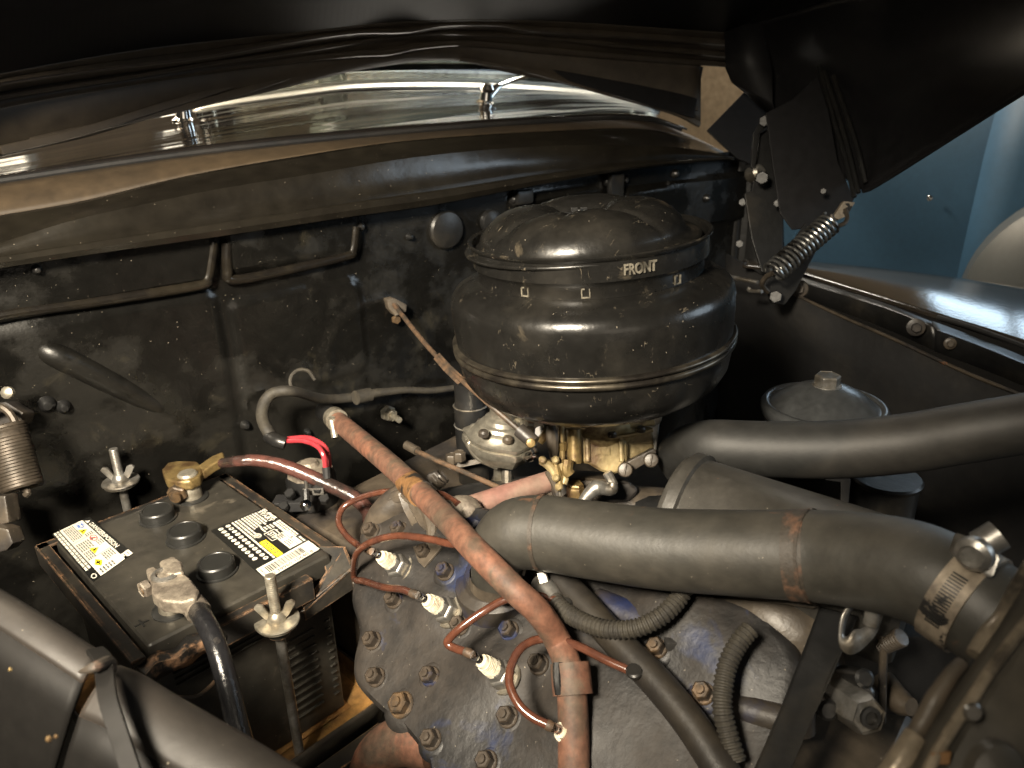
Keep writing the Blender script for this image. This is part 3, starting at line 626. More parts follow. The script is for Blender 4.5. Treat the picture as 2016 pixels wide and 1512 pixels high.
# ------------------------------------------------------------------ engine block, manifold and cylinder head
SIDE = nz(np.cross(NH, [0, -1, 0.05]))                 # across the head
eng = thing('cylinder_head', 'oily cylinder head with blue paint showing and many bolts', 'engine', PH(1100, 1350, -.02))
ho = [(706, 1052), (745, 1020), (800, 1002), (900, 990), (1040, 1020), (1200, 1080), (1340, 1150), (1480, 1200), (1560, 1262), (1580, 1330), (1540, 1440), (1470, 1600), (1250, 1700), (900, 1640), (842, 1500), (790, 1430), (745, 1395), (700, 1345), (694, 1300), (705, 1240), (690, 1180), (700, 1110)]
def offset_in(poly, c, k): return [(x + (c[0] - x) * k, y + (c[1] - y) * k) for x, y in poly]
b = MB(); n = len(ho); V = []; F = []
sm = crom([np.array(p, float) for p in ho + [ho[0]]], 4)[:-1]; n = len(sm)
bumps = [(795, 1120, .035, .010), (860, 1195, .035, .010), (990, 1318, .035, .010), (1110, 1430, .035, .010), (930, 1105, .05, .012), (1320, 1200, .05, .014), (1430, 1290, .05, .010), (820, 1060, .03, .006), (1200, 1400, .07, .006), (900, 1380, .05, .005)]
bc = [(PH(x, y), r, h) for x, y, r, h in bumps]
rings = [0, .03, .07, .13, .2, .28, .37, .47, .57, .67, .77, .87, .96]
for k in [-2, -1] + rings:
    for p in sm:
        kk = max(k, 0); x, y = p[0] + (1120 - p[0]) * kk, p[1] + (1290 - p[1]) * kk
        off = {-2: -.06, -1: -.010, 0: -.003}.get(k, .0025 if k < .05 else .0025)
        q = PH(x, y)
        if k > 0:
            for c, r, h in bc: off += h * S(1 - np.linalg.norm(q - c) / r)
        if k == -2: q = PH(x, y, -.01) - NH * .05
        else: q = q + NH * off
        V.append(q)
R_ = len(rings) + 2
F = [(i * n + j, i * n + (j + 1) % n, (i + 1) * n + (j + 1) % n, (i + 1) * n + j) for i in range(R_ - 1) for j in range(n)] + [tuple((R_ - 1) * n + j for j in range(n))]
b.add(V, F); b.o('casting', 'head', eng, smooth=50)
def headbolt(x, y, r=.0068, m='bolt', h=.008, off=.003, wash=True):
    q = PH(x, y, off)
    for c, rr, hh in bc: q = q + NH * hh * S(1 - np.linalg.norm(PH(x, y) - c) / rr)
    mb = MB()
    if wash: mb.lathe([(r * 1.22, -.002), (r * 1.22, .0010), (r * 1.12, .0018), (0, .0018)], q, NH, 20)
    a1, b1, _ = basis(NH); t = random.random(); ax = nz(NH + a1 * .02)
    mb.hexn(q + NH * .002, ax, r, h); mb.lathe([(r * .5, 0), (r * .45, .002), (0, .0022)], q + NH * (.0015 + h), NH, 12)
    MB().lathe([(r * 2.3, -.004), (r * 2.0, -.0012), (r * 1.6, .0004), (r * 1.3, .0008), (0, .0008)], q - NH * .001, NH, 24).o('bolt_boss', 'head', eng, smooth=60)
    return mb.o('head_bolt', m, eng, smooth=25)
for x, y, *k in [(735, 1262), (742, 1334), (850, 1333), (792, 1388, .0088, 'boltr'), (886, 1133), (907, 1233), (1004, 1243), (1062, 1309), (1001, 1412), (853, 1457), (841, 1092), (789, 1045), (733, 1047), (1299, 1281, .0062, 'boltr'), (1388, 1368, .0064, 'boltr'), (778, 1182), (960, 1500)]:
    headbolt(x, y, *(k if k else ()))
# lifting tab, water outlets, raised blue pads
MB().prism([PH(x, y, .006) for x, y in [(815, 1078), (868, 1066), (872, 1080), (838, 1120), (826, 1108)]], NH * .003).o('lifting_tab', 'oily', eng, .001)
MB().lathe([(.040, -.01), (.038, .006), (.030, .010), (.027, .018), (.0, .018)], PH(985, 1150, -.004), NH * .35 + EZ * .65, 32).o('water_outlet', 'blue', eng, .001)
for pts, r in (([(940, 1030), (915, 1080), (905, 1130)], .010), ([(1175, 1190), (1280, 1230), (1400, 1290)], .013), ([(1420, 1380), (1480, 1400), (1550, 1420)], .010)):
    MB().tube([PH(x, y, -.002) for x, y in pts], r, 6, 14).o('cast_ridge', 'blue', eng)
MB().tube([PH(740, 1050, -.02), PH(760, 1010, -.004), PH(800, 980, 0), PH(838, 985, 0), PH(845, 1030, -.01)], .016, 6, 14).o('rear_boss', 'oily', eng)
MB().tube([PH(752, 1000, .004), PH(790, 978, .008), PH(832, 985, .008), PH(850, 1030, .004), PH(850, 1070, .002)], [.008, .009, .009, .007, .004], 6, 10).o('belt_loop', 'oily', eng)
MB().lathe([(.014, -.01), (.014, .03), (.008, .034), (0, .034)], PH(735, 1100, -.02), SIDE * -1, 12).o('core_plug', 'oily', eng)

blk = thing('engine_block', 'dark oily engine block and intake manifold under the carburettor', 'engine', (.55, .35, -.6))
MB().box((.60, .36, -.56), EX * .40, EY * .62, EZ * .24).o('block', 'oily', blk, .02, 3)
MB().box((.49, .30, -.70), EX * .16, EY * .66, EZ * .34).o('lower_block', 'flat', blk, .02, 3)
MB().tube([P(840, 1020, .84), P(950, 1000, .82), P(1060, 990, .80), P(1170, 1010, .77), P(1450, 1050, .70)], .028, 8, 16).o('intake_runner', 'black', blk)
MB().tube([P(1040, 990, .80), P(1150, 1000, .76), P(1400, 1020, .74)], .026, 8, 16).o('intake_runner', 'oily', blk)
MB().tube([P(860, 1470, .68), P(790, 1460, .70), P(740, 1500, .71), P(720, 1600, .72)], .022, 6, 20).o('exhaust_pipe', 'heater', blk)
for x, y, d in [(920, 900, .86), (935, 895, .85)]: MB().hexn(P(x - 30, y + 10, d), EZ, .007, .01).o('nut', 'oily', blk)
slab([(878, 915), (960, 900), (965, 908), (885, 925)], .86, .003).o('gasket_plate', 'oily', blk)

# ------------------------------------------------------------------ air cleaner
AC0 = P(1166, 663, .69); AX = nz(EZ - _r * math.sin(rad(3.0)))
ac = thing('air_cleaner', 'large round black oil bath air cleaner marked FRONT on its collar', 'air cleaner', AC0 - AX * .055)
MB().lathe([(.0, -.052), (.055, -.052), (.082, -.0495), (.101, -.043), (.113, -.034), (.1195, -.023), (.1220, -.010), (.122, 0)], AC0, AX, 96).o('oil_bowl', 'cleaner', ac, smooth=60)
MB().lathe([(.122, -.003), (.1255, -.002), (.1262, 0), (.1255, .002), (.1235, .003), (.1262, .0045), (.1265, .006), (.1250, .0075), (.122, .008)], AC0, AX, 96).o('seam_ring', 'seam', ac, smooth=60)
MB().lathe([(.1225, .006), (.1240, .030), (.1240, .042), (.1228, .0475), (.1190, .0530), (.1105, .0575), (.101, .0605), (.0975, .0615), (.096, .063)], AC0, AX, 96).o('canister', 'cleaner', ac, smooth=60)
MB().lathe([(.0965, .061), (.0975, .062), (.0975, .071), (.1000, .074), (.1015, .0755), (.1015, .0905), (.1040, .0925), (.1045, .0945), (.1035, .0955), (.1005, .094), (.0985, .080), (.0, .079)], AC0, AX, 96).o('collar', 'cleaner', ac, smooth=40)
ta, tb, tn = basis(AX, (0, 1, 0))
def angpix(px, r, z):
    best = min((abs(proj_x(AC0 + (ta * math.cos(t) + tb * math.sin(t)) * r + AX * z) - px), t) for t in np.linspace(0, 2 * math.pi, 721) if np.dot(ta * math.cos(t) + tb * math.sin(t), FW) < 0)
    return best[1]
def proj_x(p): return 1008 + FP * np.dot(p, RT) / np.dot(p, FW)
def proj_y(p): return 756 - FP * np.dot(p, UP) / np.dot(p, FW)
# raised lettering and square lugs on the collar
def on_ring(txt, pa, pb, z0, z1, r, th=.0012, bold=.02):
    v, f = text2d(txt, bold); t0, t1 = angpix(pa, r, z0), angpix(pb, r, z0)
    if abs(t1 - t0) > math.pi: t1 += 2 * math.pi * np.sign(t0 - t1)
    V = []
    for e in (r + th, r - .001):
        for x, y in v:
            t = t0 + (t1 - t0) * x; V.append(AC0 + (ta * math.cos(t) + tb * math.sin(t)) * e + AX * (z0 + (z1 - z0) * y))
    n = len(v); ff = [tuple(q) for q in f]; ec = {}
    for q in f:
        for i in range(len(q)):
            k = (q[i], q[(i + 1) % len(q)]); ec[k] = 1
    side = [(a, b, b + n, a + n) for (a, b) in ec if (b, a) not in ec]
    return MB().add(V, ff + side)
on_ring('FRONT', 1229, 1293, .0795, .0880, .1017).o('lettering', 'letter', ac, smooth=20)
for x in (1035, 1153, 1333):
    t = angpix(x, .0975, .066); q = AC0 + (ta * math.cos(t) + tb * math.sin(t)) * .0975 + AX * .067; tg = nz(np.cross(AX, ta * math.cos(t) + tb * math.sin(t))); nr = ta * math.cos(t) + tb * math.sin(t)
    fr_ = MB()
    for (ox, oz, w, h) in ((-.0030, 0, .0009, .0066), (.0030, 0, .0009, .0066), (0, -.0033, .0069, .0009), (-.0018, .0033, .0024, .0009)): fr_.box(q + tg * ox + AX * oz, tg * w, nr * .0022, AX * h)
    fr_.o('square_lug', 'letter', ac)
# lid with pumpkin lobes, tipped a little to the left
LX = nz(AX - _r * math.sin(rad(1.5)) + _h * .00); LC = AC0 + AX * .0900 - _r * .006
cfront, cleft, cright = angpix(1113, .07, .1), angpix(985, .088, .1), angpix(1322, .088, .1)
creases = [(cfront, .3), (cleft, 1), (cright, 1), (cright + math.pi * .98, 1), (cleft + math.pi * 1.02, 1)]
def lobe(r, z, t):
    if r > .0885 or r < .006: return r, z
    w = S((r - .006) / .02) * S((.0905 - r) / .02); v = 0
    for c, k_ in creases:
        d = abs((t - c + math.pi) % (2 * math.pi) - math.pi)
        v = max(v, k_ * (.0040 * math.exp(-(d * r / .0024) ** 2) + .0042 * math.exp(-(d / .26) ** 2) * S((r - .008) / .03)))
    return r, (z - v * w) * .93
prof = [(.0, .012), (.0062, .012), (.011, .0135), (.016, .0195), (.022, .0255), (.029, .0296), (.035, .0315), (.045, .0318), (.055, .0310), (.065, .0285), (.073, .0245), (.080, .0185), (.085, .013), (.0875, .007), (.089, .0025), (.0925, .0005), (.097, -.0005), (.1005, -.0002), (.1015, -.0015), (.1010, -.003), (.095, -.003)]
MB().lathe(prof, LC, LX, 240, fn=lobe).o('lid', 'cleaner', ac, smooth=60)
hub = LC + LX * .0145
MB().lathe([(.006, 0), (.006, .004), (.0035, .006), (.003, .010), (0, .0105)], hub, LX, 16).box(hub + LX * .008 + _r * .004, _r * .006, _h * .002, LX * .007).box(hub + LX * .008 - _r * .004, _r * .006, _h * .002, LX * .007).o('wing_nut', 'black', ac, .0006)
for c, _k in creases:
    e = (ta * math.cos(c + .1) + tb * math.sin(c + .1)); MB().box(hub + e * .012 + LX * .003, e * .010, np.cross(LX, e) * .002, LX * .008).o('hub_tab', 'black', ac, .0006)

# ------------------------------------------------------------------ carburettor
K = .735
cb = thing('carburettor', 'gold stained carburettor standing under the air cleaner', 'carburettor', P(1185, 960, K))
MB().lathe([(.034, -.0), (.036, .006), (.036, .02), (.030, .03)], P(1180, 850, K), EZ, 40).o('air_horn', 'brass', cb)
slab([(1092, 832), (1290, 826), (1292, 838), (1200, 846), (1096, 842)], K - .03, .06).o('top_flange', 'brass', cb, .003)
slab([(1106, 846), (1160, 848), (1215, 856), (1238, 872), (1236, 905), (1226, 928), (1206, 937), (1182, 928), (1158, 914), (1122, 911), (1108, 884)], K - .032, .06).o('float_bowl', 'brass', cb, .006, 3)
slab([(1206, 850), (1286, 838), (1290, 890), (1262, 908), (1228, 926), (1212, 930)], K - .020, .05).o('throttle_body', 'brass', cb, .005, 3)
slab([(1218, 918), (1288, 882), (1293, 888), (1290, 902), (1236, 934), (1222, 936)], K - .036, .012).o('bowl_flange', 'oily', cb, .002)
MB().tube([P(x, y, K - .034) for x, y in [(1098, 832), (1122, 842), (1150, 843), (1172, 850), (1195, 861), (1232, 858), (1262, 852), (1285, 846)]], .0022, 6, 8).o('gasket_ridge', 'brass', cb)
MB().tube([P(1130, 845, K - .036), P(1131, 912, K - .036)], .0068, 2, 16).o('pump_well', 'brassl', cb)
MB().tube([P(1105, 832, K - .04), P(1106, 882, K - .04), P(1107, 912, K - .04)], .0030, 3, 10).lathe([(.0045, -.003), (.0045, .005)], P(1106, 880, K - .04), EZ, 6).o('fuel_tube', 'brassl', cb)
for x, y in ((1110, 838), (1150, 842), (1205, 862), (1262, 852)):
    MB().lathe([(.0042, 0), (.0042, .003), (.003, .0045), (0, .0045)], P(x, y - 3, K - .038), EZ, 14).o('cover_screw', 'oily', cb)
for x in (1156, 1222): MB().tube([P(x, 862, K - .033), P(x + 2, 908, K - .033)], .0026, 2, 8).o('cast_web', 'brass', cb)
MB().box(P(1186, 888, K - .033), RT * .014, UP * .007, FW * .0012).o('cast_pad', 'brass', cb, .0004)
for x, y in ((1231, 925), (1282, 906)):
    q = P(x, y, K - .04); MB().lathe([(.007, 0), (.007, .006), (.006, .008), (.0, .009)], q, -ray(x, y), 20).box(q - nz(ray(x, y)) * .009, RT * .0018 + UP * .010, FW * .002, RT * .0012).o('slotted_screw', 'oily', cb, .0005)
slab([(1272, 818), (1296, 812), (1299, 832), (1294, 892), (1286, 897), (1280, 850), (1264, 836)], K - .018, .02).o('silver_bracket', 'steel', cb, .003, 3)
MB().lathe([(.009, 0), (.008, .006), (0, .008)], P(1284, 822, K - .02), -FW, 16).o('cap_screw', 'steel', cb)
MB().tube([P(1084, 838, K - .045), P(1088, 870, K - .047), P(1090, 905, K - .045)], [.004, .006, .005, .003], 4, 10).o('choke_rod', 'oily', cb)
for pts, r, m in (([(1066, 906), (1082, 918), (1094, 938)], .0042, 'brass'), ([(1092, 900), (1098, 930), (1104, 955)], .0035, 'brassl'), ([(1104, 912), (1114, 936), (1110, 952)], .003, 'brass'), ([(1078, 928), (1090, 950), (1098, 968)], .003, 'oily'), ([(1118, 905), (1116, 925), (1122, 935)], .0055, 'brassl'), ([(1100, 950), (1103, 975)], .0018, 'steel')):
    MB().tube([P(x, y, K - .05) for x, y in pts], r, 4, 10).o('linkage', m, cb)
for x, y in ((1068, 905), (1093, 905), (1100, 958), (1094, 940)): MB().lathe([(.0036, 0), (.0036, .003), (.002, .005), (0, .005)], P(x, y, K - .053), -FW, 10).o('pivot_screw', 'brass', cb)
MB().hexn(P(1133, 984, K - .028), EZ, .0085, .014).hexn(P(1133, 966, K - .028), EZ, .0075, .008).o('mounting_nut', 'brassl', cb)
MB().lathe([(.013, 0), (.013, .002), (0, .002)], P(1133, 986, K - .028), EZ, 24).o('washer', 'oily', cb)
slab([(1085, 945), (1150, 940), (1240, 948), (1262, 965), (1240, 990), (1150, 998), (1090, 990)], K - .01, .07).o('base', 'oily', cb, .008, 3)
MB().tube([P(x, y, K - .045) for x, y in [(1145, 990), (1160, 972), (1176, 960), (1190, 962), (1204, 962), (1207, 950)]], [.0045, .006, .0075, .006, .006, .004], 6, 12).o('throttle_lever', 'steel', cb)
MB().tube([P(1195, 930, K - .04), P(1203, 945, K - .04), P(1208, 955, K - .042)], .0045, 4, 10).o('throttle_lever', 'steel', cb)

# ------------------------------------------------------------------ fuel pump and black canister behind it
fp = thing('fuel_pump', 'silver fuel pump with domed cover left of the carburettor', 'fuel pump', P(985, 930, .80))
pa = nz(EZ * 1.0 + _r * .10); pc = P(988, 868, .80)
def ov(r, z, t): return r * (1 + .16 * max(0, math.cos(3 * t)) ** 6), z
MB().lathe([(.030, -.016), (.034, -.009), (.037, -.004), (.037, .002), (.034, .004)], pc, pa, 60, fn=ov).o('lower_body', 'pump', fp)
MB().lathe([(.037, .0045), (.0375, .008), (.034, .010), (.031, .014), (.0295, .016), (.026, .018), (.0245, .021), (.021, .023), (.0195, .027), (.015, .030), (.0145, .050), (0, .050)], pc, pa, 60, fn=lambda r, z, t: (r * (1 + .14 * max(0, math.cos(3 * t)) ** 6) if r > .033 else r, z)).o('domed_cover', 'pump', fp)
MB().lathe([(.011, .018), (.011, .052), (0, .052)], pc + _r * .021, pa, 24).o('inlet_neck', 'pump', fp)
MB().lathe([(.0, -.046), (.010, -.046), (.0105, -.022), (.016, -.016)], pc + _r * .004, pa, 24).o('lower_cup', 'pump', fp)
MB().tube([P(998, 925, .80), P(998, 950, .80)], .006, 2, 10).o('outlet_pipe', 'steel', fp)
for x, y in ((952, 858), (999, 870), (1043, 852), (948, 836)): MB().lathe([(.0055, 0), (.0055, .004), (.004, .006), (0, .0065)], P(x, y, .765 if y > 840 else .81), pa, 10).o('cover_screw', 'oily', fp)
MB().tube([P(925, 870, .79), P(930, 845, .80), P(945, 842, .80)], .005, 5, 10).tube([P(925, 872, .79), P(945, 898, .785), P(982, 916, .785)], .0055, 5, 10).o('side_flange', 'pump', fp)
MB().lathe([(.006, 0), (.007, .002), (.007, .006), (.0, .006)], P(1064, 852, .77), -FW, 14).o('bleed_nut', 'chrome', fp)
MB().tube([P(1028, 892, .78), P(1040, 902, .775), P(1052, 895, .77), P(1048, 882, .77)], .0045, 5, 10).o('elbow_fitting', 'chrome', fp)
MB().tube([P(1062, 870, .76), P(1072, 858, .76), P(1078, 838, .77), P(1074, 822, .78)], .0042, 5, 10).o('brass_elbow', 'brassl', fp)
MB().tube([P(1040, 824, .77), P(1072, 826, .76)], .0035, 3, 10).hexn(P(1040, 824, .77), RT, .006, .006).o('union', 'rod', fp)
ca = thing('breather_canister', 'black ringed canister behind the fuel pump', 'canister', P(930, 900, .90))
MB().lathe([(.0, -.07), (.018, -.07), (.019, -.002), (.019, .026), (.0175, .030), (.0175, .055), (0, .06)], P(928, 838, .88), EZ, 36).o('body', 'black', ca)
for z in (.026, .002): MB().lathe([(.0192, z - .001), (.0202, z), (.0192, z + .001)], P(928, 838, .88), EZ, 36).o('bright_ring', 'steel', ca)

# ------------------------------------------------------------------ battery
TB = rad(-4.5); bx = np.array([math.cos(TB), math.sin(TB), 0]); by = np.array([-math.sin(TB), math.cos(TB), 0]); ZB = -.41
B0 = PZ(290, 1272, ZB); BW, BL, BH = .172, .225, .185
def bp(u, v, z=0): return B0 + bx * u + by * v + EZ * z
bt = thing('battery', 'black car battery with warning and warranty stickers on top', 'battery', bp(BW / 2, BL / 2, -BH))
MB().box(bp(BW / 2, BL / 2, -.011), bx * BW, by * BL, EZ * .022).o('cover', 'batt', bt, .0045, 3)
MB().box(bp(BW / 2, BL / 2, -.024 - (BH - .024) / 2), bx * (BW - .008), by * (BL - .008), EZ * (BH - .024)).o('case', 'batt', bt, .003, 2)
for k in range(11): MB().box(bp(.128, .003, -.072 - k * .009), bx * .034, by * .003, EZ * .0018).o('case_rib', 'batt', bt, .0005, 1)
for k in range(11): MB().box(bp(.160, .003, -.072 - k * .009), bx * .006, by * .003, EZ * .0018).o('case_rib', 'batt', bt, .0005, 1)
for k in range(3): MB().box(bp(.06, .003, -.040 - k * .006), bx * .09, by * .003, EZ * .0014).o('case_rib', 'batt', bt, .0005, 1)
for x, y in ((308, 1003), (362, 1042), (424, 1105)):
    q = PZ(x, y, ZB + .011); q[2] = ZB
    MB().lathe([(.0185, 0), (.0185, .0015), (.0165, .002), (.0163, .010), (.0152, .0115), (.0135, .0118), (.013, .0112), (0, .0112)], q, EZ, 48).o('vent_cap', 'battc', bt)
q1 = PZ(340, 1196, ZB + .002); q1[2] = ZB; q2 = PZ(372, 948, ZB + .02); q2[2] = ZB
for q in (q1, q2):
    MB().lathe([(.017, 0), (.017, .0012), (.0155, .002), (.0, .002)], q, EZ, 36).o('post_ring', 'battc', bt)
    MB().lathe([(.0115, 0), (.0112, .004), (.0095, .026), (.0085, .0275), (0, .0275)], q, EZ, 28).o('post', 'zinc', bt)
c = PZ(279, 1228, ZB); MB().box(c, bx * .011, by * .0014, EZ * .0016).box(c + EZ * .0002, bx * .0014, by * .011, EZ * .0016).o('plus_mark', 'battc', bt)
# stickers: (u, v) on the sheet -> battery top
def frame4(a, b_, c_, d_): 
    A_, B_, C_, D_ = [PZ(*p, ZB) for p in (a, b_, c_, d_)]
    return lambda u, v, e=0: lerp(lerp(A_, B_, u), lerp(C_, D_, u), v) + EZ * e
def quad(S_, u0, v0, u1, v1, e): return [S_(u0, v0, e), S_(u1, v0, e), S_(u1, v1, e), S_(u0, v1, e)]
def quads(S_, lst, e):
    m = MB()
    for q in lst: m.add(quad(S_, *q, e), [(0, 1, 2, 3)])
    return m
def words(S_, txt, u0, v0, u1, v1, e, bold=.02):
    v, f = text2d(txt, bold); return MB().add([S_(u0 + (u1 - u0) * x, v0 + (v1 - v0) * y, e) for x, y in v], f)
def lines(u0, u1, v0, v1, n, fill=.62, ragged=.25, step=.035):
    out = []; h = (v1 - v0) / n
    for i in range(n):
        u = u0; end = u1 - random.random() * ragged * (u1 - u0)
        while u < end:
            w = step * (.5 + random.random()); out.append((u, v0 + i * h + h * (1 - fill) / 2, min(u + w, u1), v0 + i * h + h * (1 + fill) / 2)); u += w + step * .22
    return out
def disc(S_, u, v, ru, rv, e, n=16, inner=0):
    m = MB(); o = [S_(u + ru * math.cos(2 * math.pi * k / n), v + rv * math.sin(2 * math.pi * k / n), e) for k in range(n)]
    if inner:
        i = [S_(u + ru * inner * math.cos(2 * math.pi * k / n), v + rv * inner * math.sin(2 * math.pi * k / n), e) for k in range(n)]
        return m.add(o + i, [(k, (k + 1) % n, n + (k + 1) % n, n + k) for k in range(n)])
    return m.add(o, [tuple(range(n))])
E1_, E2_, E3_, E4_ = .0006, .0009, .0012, .0015
# warranty sticker
S1 = frame4((415, 1045.5), (526, 1145), (521, 1000), (633, 1082))
MB().prism(quad(S1, 0, 0, 1, 1, .0001), EZ * .0004).o('warranty_sticker', 'ink', bt)
wst = bpy.data.objects['warranty_sticker']
def lab(m, name, mt): 
    ob = m.o(name, mt, wst_cur, smooth=10); return ob
wst_cur = wst
# the sheet is its own part and its print the sub-parts: re-root to the battery
ROOT['warranty_sticker'] = ROOT['battery']
lab(quads(S1, [(.80, .02, .985, .985), (.50, .66, .775, .90)], E1_), 'white_field', 'white')
lab(quads(S1, [(.49, .40, .79, .52)], E1_), 'yellow_field', 'yellow')
lab(words(S1, 'SUPER', .02, .915, .27, .985, E1_, .04), 'print', 'white'); lab(words(S1, 'START', .02, .835, .27, .905, E1_, .04), 'print', 'white')
lab(quads(S1, lines(.30, .66, .90, .985, 2, .7, .1) + lines(.30, .52, .83, .90, 1, .75, .1) + lines(.02, .30, .52, .82, 6, .62, .25) + lines(.30, .38, .60, .82, 4, .6, .3) + lines(.02, .78, .345, .39, 1, .8, .02) + lines(.02, .42, .40, .51, 2, .6, .2) + lines(.68, .79, .92, .97, 1, .7, .1), E1_), 'small_print', 'white')
m = MB()
for k in range(12):
    for r in range(2):
        if r == 1 and k == 11: continue
        d_ = disc(S1, .045 + k * .062, .27 - r * .13, .023, .042, E1_, 14); m.add(d_.v, d_.f)
lab(m, 'month_dots', 'white')
m = MB()
for k in range(12):
    for r in range(2): 
        if r == 1 and k == 11: continue
        q = words(S1, str((k + 3 * r) % 10), .045 + k * .062 - .008, .27 - r * .13 - .018, .045 + k * .062 + .008, .27 - r * .13 + .018, E2_, .01); m.add(q.v, q.f)
lab(m, 'dot_numbers', 'grey')
m = MB()
for q in ((.40, .565, .56, .58), (.40, .765, .56, .78), (.40, .565, .41, .78), (.55, .565, .56, .78), (.425, .78, .445, .80), (.515, .78, .535, .80)): m.add(quad(S1, *q, E1_), [(0, 1, 2, 3)])
lab(m, 'battery_outline', 'white'); lab(words(S1, 'STD', .425, .61, .535, .73, E1_, .03), 'print', 'white')
m = MB(); 
for ru, rv in ((.05, .055), (.03, .035), (.012, .014)): 
    q = disc(S1, .385, .545 - .06, ru * .8, rv, E1_, 16, .72); m.add(q.v, q.f)
lab(m, 'round_emblem', 'white')
bars = []; u = .13; random.seed(11)
while u < .80: w = random.choice([.006, .006, .011, .017]); bars.append((.832, u, .925, u + w)); u += w + random.choice([.006, .008, .014])
lab(quads(S1, bars, E2_), 'barcode', 'ink')
def wordsv(S_, txt, u, v0, v1, h, e, bold=.0):       # runs along v, reading up from the near edge
    v, f = text2d(txt, bold); return MB().add([S_(u - h * y, v0 + (v1 - v0) * x, e) for x, y in v], f)
lab(wordsv(S1, '0 39960 10640 8', .975, .14, .88, .038, E2_), 'print', 'ink'); lab(words(S1, '04/16', .83, .045, .93, .08, E2_), 'print', 'grey')
lab(words(S1, '1', .63, .83, .65, .87, E2_), 'print', 'ink'); lab(quads(S1, lines(.52, .60, .68, .80, 3, .5, .3, .03) + lines(.64, .74, .68, .80, 3, .5, .3, .03), E2_), 'small_print', 'grey')
lab(quads(S1, [(.50, .815, .775, .822)], E2_), 'dividing_line', 'ink')
lab(quads(S1, lines(.51, .77, .42, .50, 2, .55, .1, .03), E2_), 'small_print', 'grey')
# warning sticker
S2 = frame4((103, 1053), (183, 1146), (176, 1018), (262, 1090))
MB().prism(quad(S2, 0, 0, 1, 1, .0001), EZ * .0004).o('warning_sticker', 'ink', bt); ROOT['warning_sticker'] = ROOT['battery']; wst_cur = bpy.data.objects['warning_sticker']
lab(quads(S2, [(.0, .19, 1.0, .80), (.90, .80, 1.0, 1.0)], E1_), 'white_field', 'white')
lab(words(S2, 'DANGER/POISON', .13, .83, .76, .95, E1_, .03), 'print', 'white')
lab(MB().add([S2(.04, .83, E1_), S2(.11, .83, E1_), S2(.075, .95, E1_)], [(0, 1, 2)]), 'warning_triangle', 'white')
lab(quads(S2, lines(.0, .82, .02, .17, 2, .72, .06, .05), E1_), 'small_print', 'white')
lab(disc(S2, .94, .09, .04, .06, E1_, 14, .6), 'round_emblem', 'white')
lab(disc(S2, .09, .66, .062, .085, E2_, 24), 'eye_protection_symbol', 'labblue'); lab(disc(S2, .09, .66, .05, .07, E3_, 24, .88), 'symbol_outline', 'white')
lab(quads(S2, [(.06, .64, .12, .68), (.05, .62, .065, .70), (.115, .62, .13, .70)], E3_), 'goggles_mark', 'white')
lab(disc(S2, .41, .66, .062, .085, E2_, 24, .80), 'no_flames_symbol', 'labred')
lab(MB().add([S2(.37, .61, E3_), S2(.38, .60, E3_), S2(.45, .71, E3_), S2(.44, .72, E3_)], [(0, 1, 2, 3)]), 'slash', 'labred'); lab(quads(S2, [(.405, .62, .415, .70), (.40, .66, .425, .70), (.385, .60, .435, .62)], E2_), 'flame_mark', 'ink')
for (u, v) in ((.21, .62), (.60, .50)):
    lab(MB().add([S2(u - .06, v - .085, E2_), S2(u + .06, v - .085, E2_), S2(u, v + .09, E2_)], [(0, 1, 2)]), 'hazard_triangle', 'yellow'); lab(quads(S2, [(u - .01, v - .05, u + .01, v + .02), (u - .03, v - .06, u + .03, v - .05)], E3_), 'hazard_mark', 'ink')
lab(MB().add([S2(.74, .34, E2_), S2(.81, .25, E2_), S2(.88, .34, E2_), S2(.81, .43, E2_)], [(0, 1, 2, 3)]), 'hazard_diamond', 'yellow'); lab(quads(S2, [(.77, .33, .85, .35), (.80, .29, .82, .38)], E3_), 'hazard_mark', 'ink')
lab(quads(S2, lines(.03, .30, .24, .52, 6, .55, .3, .04) + lines(.38, .54, .22, .55, 6, .55, .3, .04) + lines(.56, .70, .22, .42, 4, .55, .3, .04) + lines(.72, .86, .50, .76, 5, .55, .3, .04) + lines(.90, .98, .24, .60, 5, .5, .3, .04) + lines(.27, .33, .56, .76, 4, .55, .2, .04) + lines(.48, .58, .62, .78, 3, .5, .3, .04), E2_), 'small_print', 'grey')
for q_ in ((.33, .20, .335, .79), (.70, .20, .705, .79), (.925, .84, .975, .86), (.925, .92, .975, .94)): lab(quads(S2, [q_], E2_), 'ruled_line', 'grey')

# battery hold-down frame
hd = thing('angle_iron_clamp', 'chipped black angle iron frame round the battery top', 'frame', bp(BW / 2, BL / 2, -.02))
g = .004; zf = -.006
def rail(a, b_, out, drop=.022, top=.010, zz=zf):
    d_ = b_ - a; m = MB(); th = .0028
    m.box((a + b_) / 2 + out * (g + top / 2) + EZ * zz, d_, out * top, EZ * th)
    m.box((a + b_) / 2 + out * (g + top) + EZ * (zz - drop / 2 + .0014), d_, out * th, EZ * drop)
    return m.o('rail', 'frame', hd, .0006, 1)
e_ = g + .010
rail(bp(0, -e_ + .01), bp(0, BL + e_), -bx); rail(bp(BW, .012), bp(BW, BL + e_), bx)
rail(bp(-e_, BL), bp(BW + e_, BL), by); rail(bp(.04, 0), bp(BW - .03, 0), -by)
